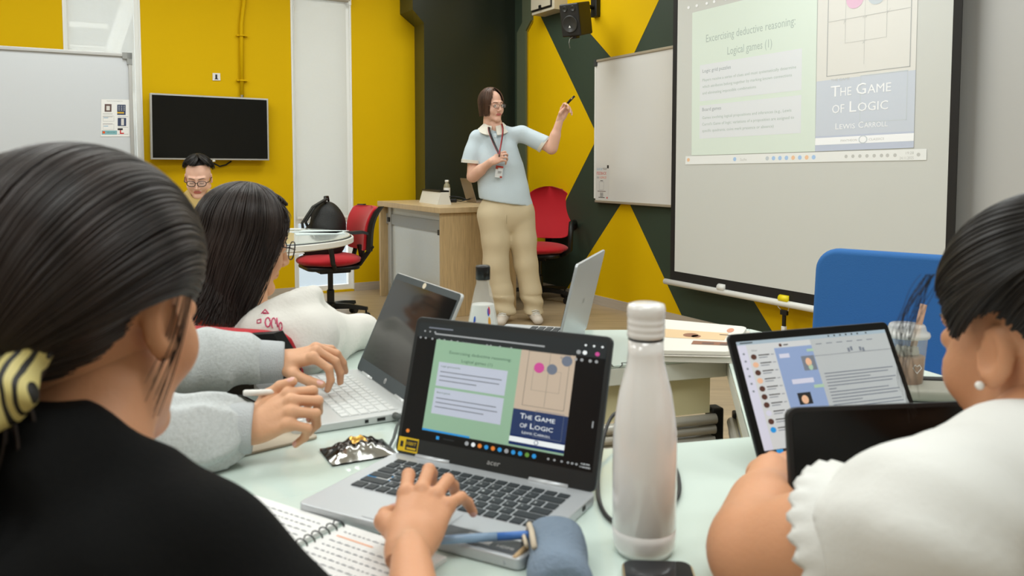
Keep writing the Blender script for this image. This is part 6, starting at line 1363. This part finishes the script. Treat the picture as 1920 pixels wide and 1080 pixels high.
def pony(C, rad, g, L, n, spread, lean, m=18, seed=1):
    r_ = np.random.default_rng(seed); b = np.array(C)+np.array(g)*np.array(rad); s = np.linspace(0, 1, m)[None, :, None]; o = r_.normal(0, 1, (n, 1, 3))*np.array([spread, spread, .012]); o2 = r_.normal(0, 1, (n, 1, 3))*spread*.4
    P = b+o*(.45+.8*np.sin(s*math.pi*.8))+o2*s**2+np.array(lean)*s+np.array([0, 0, -L])*s**1.2*r_.uniform(.75, 1.05, (n, 1, 1)); P[:, :, 0] += .012*np.sin(7*s[:, :, 0]+r_.uniform(0, 1.5, (n, 1)))*s[:, :, 0]
    return strandmesh(P, r_.uniform(.5, 1.4, n)*.0022, .001, b+np.array([0, .2, -.1]))
HL = [(0, .88, .55), (.35, .84, .5), (.62, .72, .4), (.84, .5, .22), (.93, .33, -.15), (.97, .16, -.02), (.98, -.04, .1), (.95, -.25, -.05), (.86, -.44, -.56), (.62, -.68, -.95), (.0, -.85, -1.2)]
hair_gather(tb_, MW, HDB, gl, n=5200, rad=(.0905, .112, .096), wid=.0013, thick=.007, m=30, loop=HL, extra=[pony((0, -.012, .036), (.0905, .112, .096), gl, .2, 420, .016, (-.02, -.03, 0))])
# loose locks beside the ear
r_ = np.random.default_rng(5); n = 14; m = 16; s = np.linspace(0, 1, m)[None, :]; P = np.zeros((n, m, 3)); o = r_.normal(0, .003, (n, 1))
P[:, :, 0] = .088+o+.004*np.sin(s*3)-.012*s; P[:, :, 1] = .012+r_.normal(0, .005, (n, 1))-.02*s; P[:, :, 2] = .02-.10*s*r_.uniform(.7, 1.05, (n, 1))
V, Q = strandmesh(P, np.full(n, .0006), .0005, np.array((0, 0, 0))); V, Q = xform(V, Q, MW); link('loose_hair', V, Q, HDB, tb_, smooth=True)
gp = MW @ Vector((np.array((0, -.012, .036))+gl*np.array((.093, .112, .096))))
t = thing('scrunchie', 'pale yellow and black patterned scrunchie around the ponytail', 'scrunchie', gp)
f = Field(gp-Vector((.075, .06, .075)), gp+Vector((.075, .06, .075)), .003)
for k in range(14):
    a = 2*math.pi*k/14; rr_ = .031+.005*(k % 2); c = gp+Vector((rr_*math.cos(a)*1.0, rr_*.7*math.sin(a), rr_*math.sin(a)*.8)); f.ell(c, (.018+.005*((k*7) % 3)/2, .014, .019), .006)
f.disp(lambda X, Y, Z: .0025*np.sin(170*X+90*Z)*np.sin(120*Z))
SM = mat('scrunchie_print', (206, 192, 120), .5); nt = SM.node_tree; b_ = nt.nodes['Principled BSDF']; tc = nt.nodes.new('ShaderNodeTexCoord'); wv = nt.nodes.new('ShaderNodeTexWave'); wv.inputs['Scale'].default_value = 34; wv.inputs['Distortion'].default_value = 9; wv.inputs['Detail Scale'].default_value = .8; wv.inputs['Detail'].default_value = 1
rp = nt.nodes.new('ShaderNodeValToRGB'); rp.color_ramp.interpolation = 'CONSTANT'; rp.color_ramp.elements[0].color = srgb(24, 22, 18); rp.color_ramp.elements[1].color = srgb(206, 192, 124); rp.color_ramp.elements[1].position = .36
nt.links.new(tc.outputs['Object'], wv.inputs[0]); nt.links.new(wv.outputs[1], rp.inputs[0]); nt.links.new(rp.outputs[0], b_.inputs['Base Color'])
V, Q = f.mesh(); link('gathered_cloth', smoothmesh(V, Q, 1), Q, SM, t, smooth=True)
# ---------------------------------------------------------------- RIGHT PERSON, WHITE BLOUSE
tr2 = thing('person', 'person in a white lace-edged blouse with pinned-up black hair at the right', 'person', (.52, .72, 0))
hx = Vector((-.36, .93, -.1)); MR = frame((.525, .80, 1.0), hx, (0, 0, 1), .98)
SR1, ER1, WR1 = Vector((.345, .66, .878)), Vector((.245, .795, .792)), Vector((.318, .985, .80)); SR2 = Vector((.66, .83, .9))
sk = Field((.12, .4, .55), (.85, 1.1, 1.1), .0055); limb(sk, [SR1, ER1, WR1], [.058, .047, .026]); sk.cap(ER1.lerp(WR1, .1), ER1.lerp(WR1, .5), .044, .038, .02).cap((.52, .79, .95), (.50, .735, .9), .05, .056, .03).cap((.50, .73, .9), (.5, .72, .82), .06, .1, .04).cap((.5, .72, .8), (.52, .7, .6), .12, .12, .04)
V, Q = sk.mesh(); V = smoothmesh(V, Q, 2)
hD = handmesh(WR1, (.6, .7, -.1), (.0, -.2, 1), 1, [(20, 30, 20)]*4, s=.95, h=.0022)
skinobj(tr2, [(V, Q, None), headparts(MR), hD], SKC); eyes(tr2, MR); brows(tr2, MR, HBK)
WB2 = mat('white_blouse', (218, 218, 214), .9, bump=(140, .06))
f = Field((.18, .4, .5), (.85, 1.02, 1.0), .0055)
f.cap(SR1, SR2, .068, .068, .05).cap((.50, .72, .77), (.52, .7, .5), .15, .17, .05, sq=(hx, .72)).cap((.44, .735, .90), (.52, .77, .90), .045, .045, .04).cap((.47, .70, .865), (.545, .73, .865), .078, .078, .04)
g = f.like(); d_ = (ER1-SR1).normalized(); g.cap(SR1, SR1+d_*.1, .07, .06, .03).cut(SR1+d_*.065, d_); f.join(g, .04)
f.disp(folds(.003, 26, 9)).disp(lambda X, Y, Z: .0016*np.sin(70*(X*.8+Y*.6)+6*np.sin(14*Z))+.0012*np.maximum(0, np.sin(190*(X*.5+Y*.85))-.3))
bl_ = clothobj('blouse', f, WB2, tr2)
x_ = d_.cross(Vector((0, 0, 1))).normalized(); y_ = d_.cross(x_); c = SR1+d_*.065; q = MB(); Rg = [[c-d_*.012+(x_*math.cos(2*math.pi*k/96)+y_*math.sin(2*math.pi*k/96))*.058 for k in range(96)]]
for j in range(5):
    rg = []
    for k in range(96):
        a = 2*math.pi*k/96; w = math.sin(a*24); r0 = .065+.006*j/4+(.002*w)*(j/4); rg.append(c+(x_*math.cos(a)+y_*math.sin(a))*r0+d_*(.005*j+.003*math.sin(a*26)*(j/4)))
    Rg.append(rg)
Rg += [[p-(p-c)*.03 for p in rg] for rg in Rg[::-1]]
q.rings(Rg, cap=False); q.build('lace_edge', WB2, bl_, smooth=True)
HR = [(0, .88, .5), (.35, .84, .42), (.62, .72, .3), (.84, .5, .1), (.92, .36, -.2), (.96, .15, .02), (.97, -.1, .12), (.93, -.32, -.1), (.84, -.48, -.4), (.55, -.72, -.68), (.0, -.82, -.8)]
gr_ = np.array((.05, -.8, .75))
r_ = np.random.default_rng(8); n = 420; m = 20; s = np.linspace(0, 1, m)[None, :]; b = np.array((0, -.012, .036))+gr_*np.array((.09, .11, .102))*1.25; ph = r_.uniform(0, 6.28, (n, 1)); rr_ = r_.uniform(.02, .045, (n, 1)); P = np.stack([b[0]+rr_*np.cos(ph+5*s), b[1]+rr_*.7*np.sin(ph+5*s)*1.0, b[2]+.035*np.sin(s*3+ph*1.7)*np.sqrt(np.clip(1-(rr_/.05)**2, 0, 1))+0*s], 2)
bun = strandmesh(P, np.full(n, .003), .0015, b)
hair_gather(tr2, MR, HBK, gr_, n=4600, rad=(.094, .112, .106), wid=.0014, thick=.009, m=26, loop=HR, extra=[bun], jit=.025)
n = 20; m = 18; s = np.linspace(0, 1, m)[None, :]; P = np.zeros((n, m, 3)); o = r_.normal(0, .004, (n, 1)); sgn = np.where(r_.uniform(0, 1, (n, 1)) < 1, -1, 1)
P[:, :, 0] = sgn*(.078+.014*np.sin(s*2.4)+o+.004*np.sin(9*s+o*900)); P[:, :, 1] = .065+.03*np.sin(s*2)+r_.normal(0, .007, (n, 1)); P[:, :, 2] = .075-.17*s*r_.uniform(.5, 1.05, (n, 1))
V, Q = strandmesh(P, np.full(n, .0004), .0003, np.zeros(3)); V, Q = xform(V, Q, MR); link('loose_hair', V, Q, HBK, tr2, smooth=True)
ep = MR @ Vector((-.092, .0, -.03)); t = thing('earring', 'small pearl earring on the ear of the person in the white blouse', 'earring', ep)
q = MB(); q.sph(ep, .0042, 12); q.build('pearl', mat('pearl', (230, 226, 220), .15), t, smooth=True); q = MB(); q.tube([ep, ep+(MR.to_3x3() @ Vector((.012, 0, 0)))], .0008, 6); q.build('post', CHR, t)
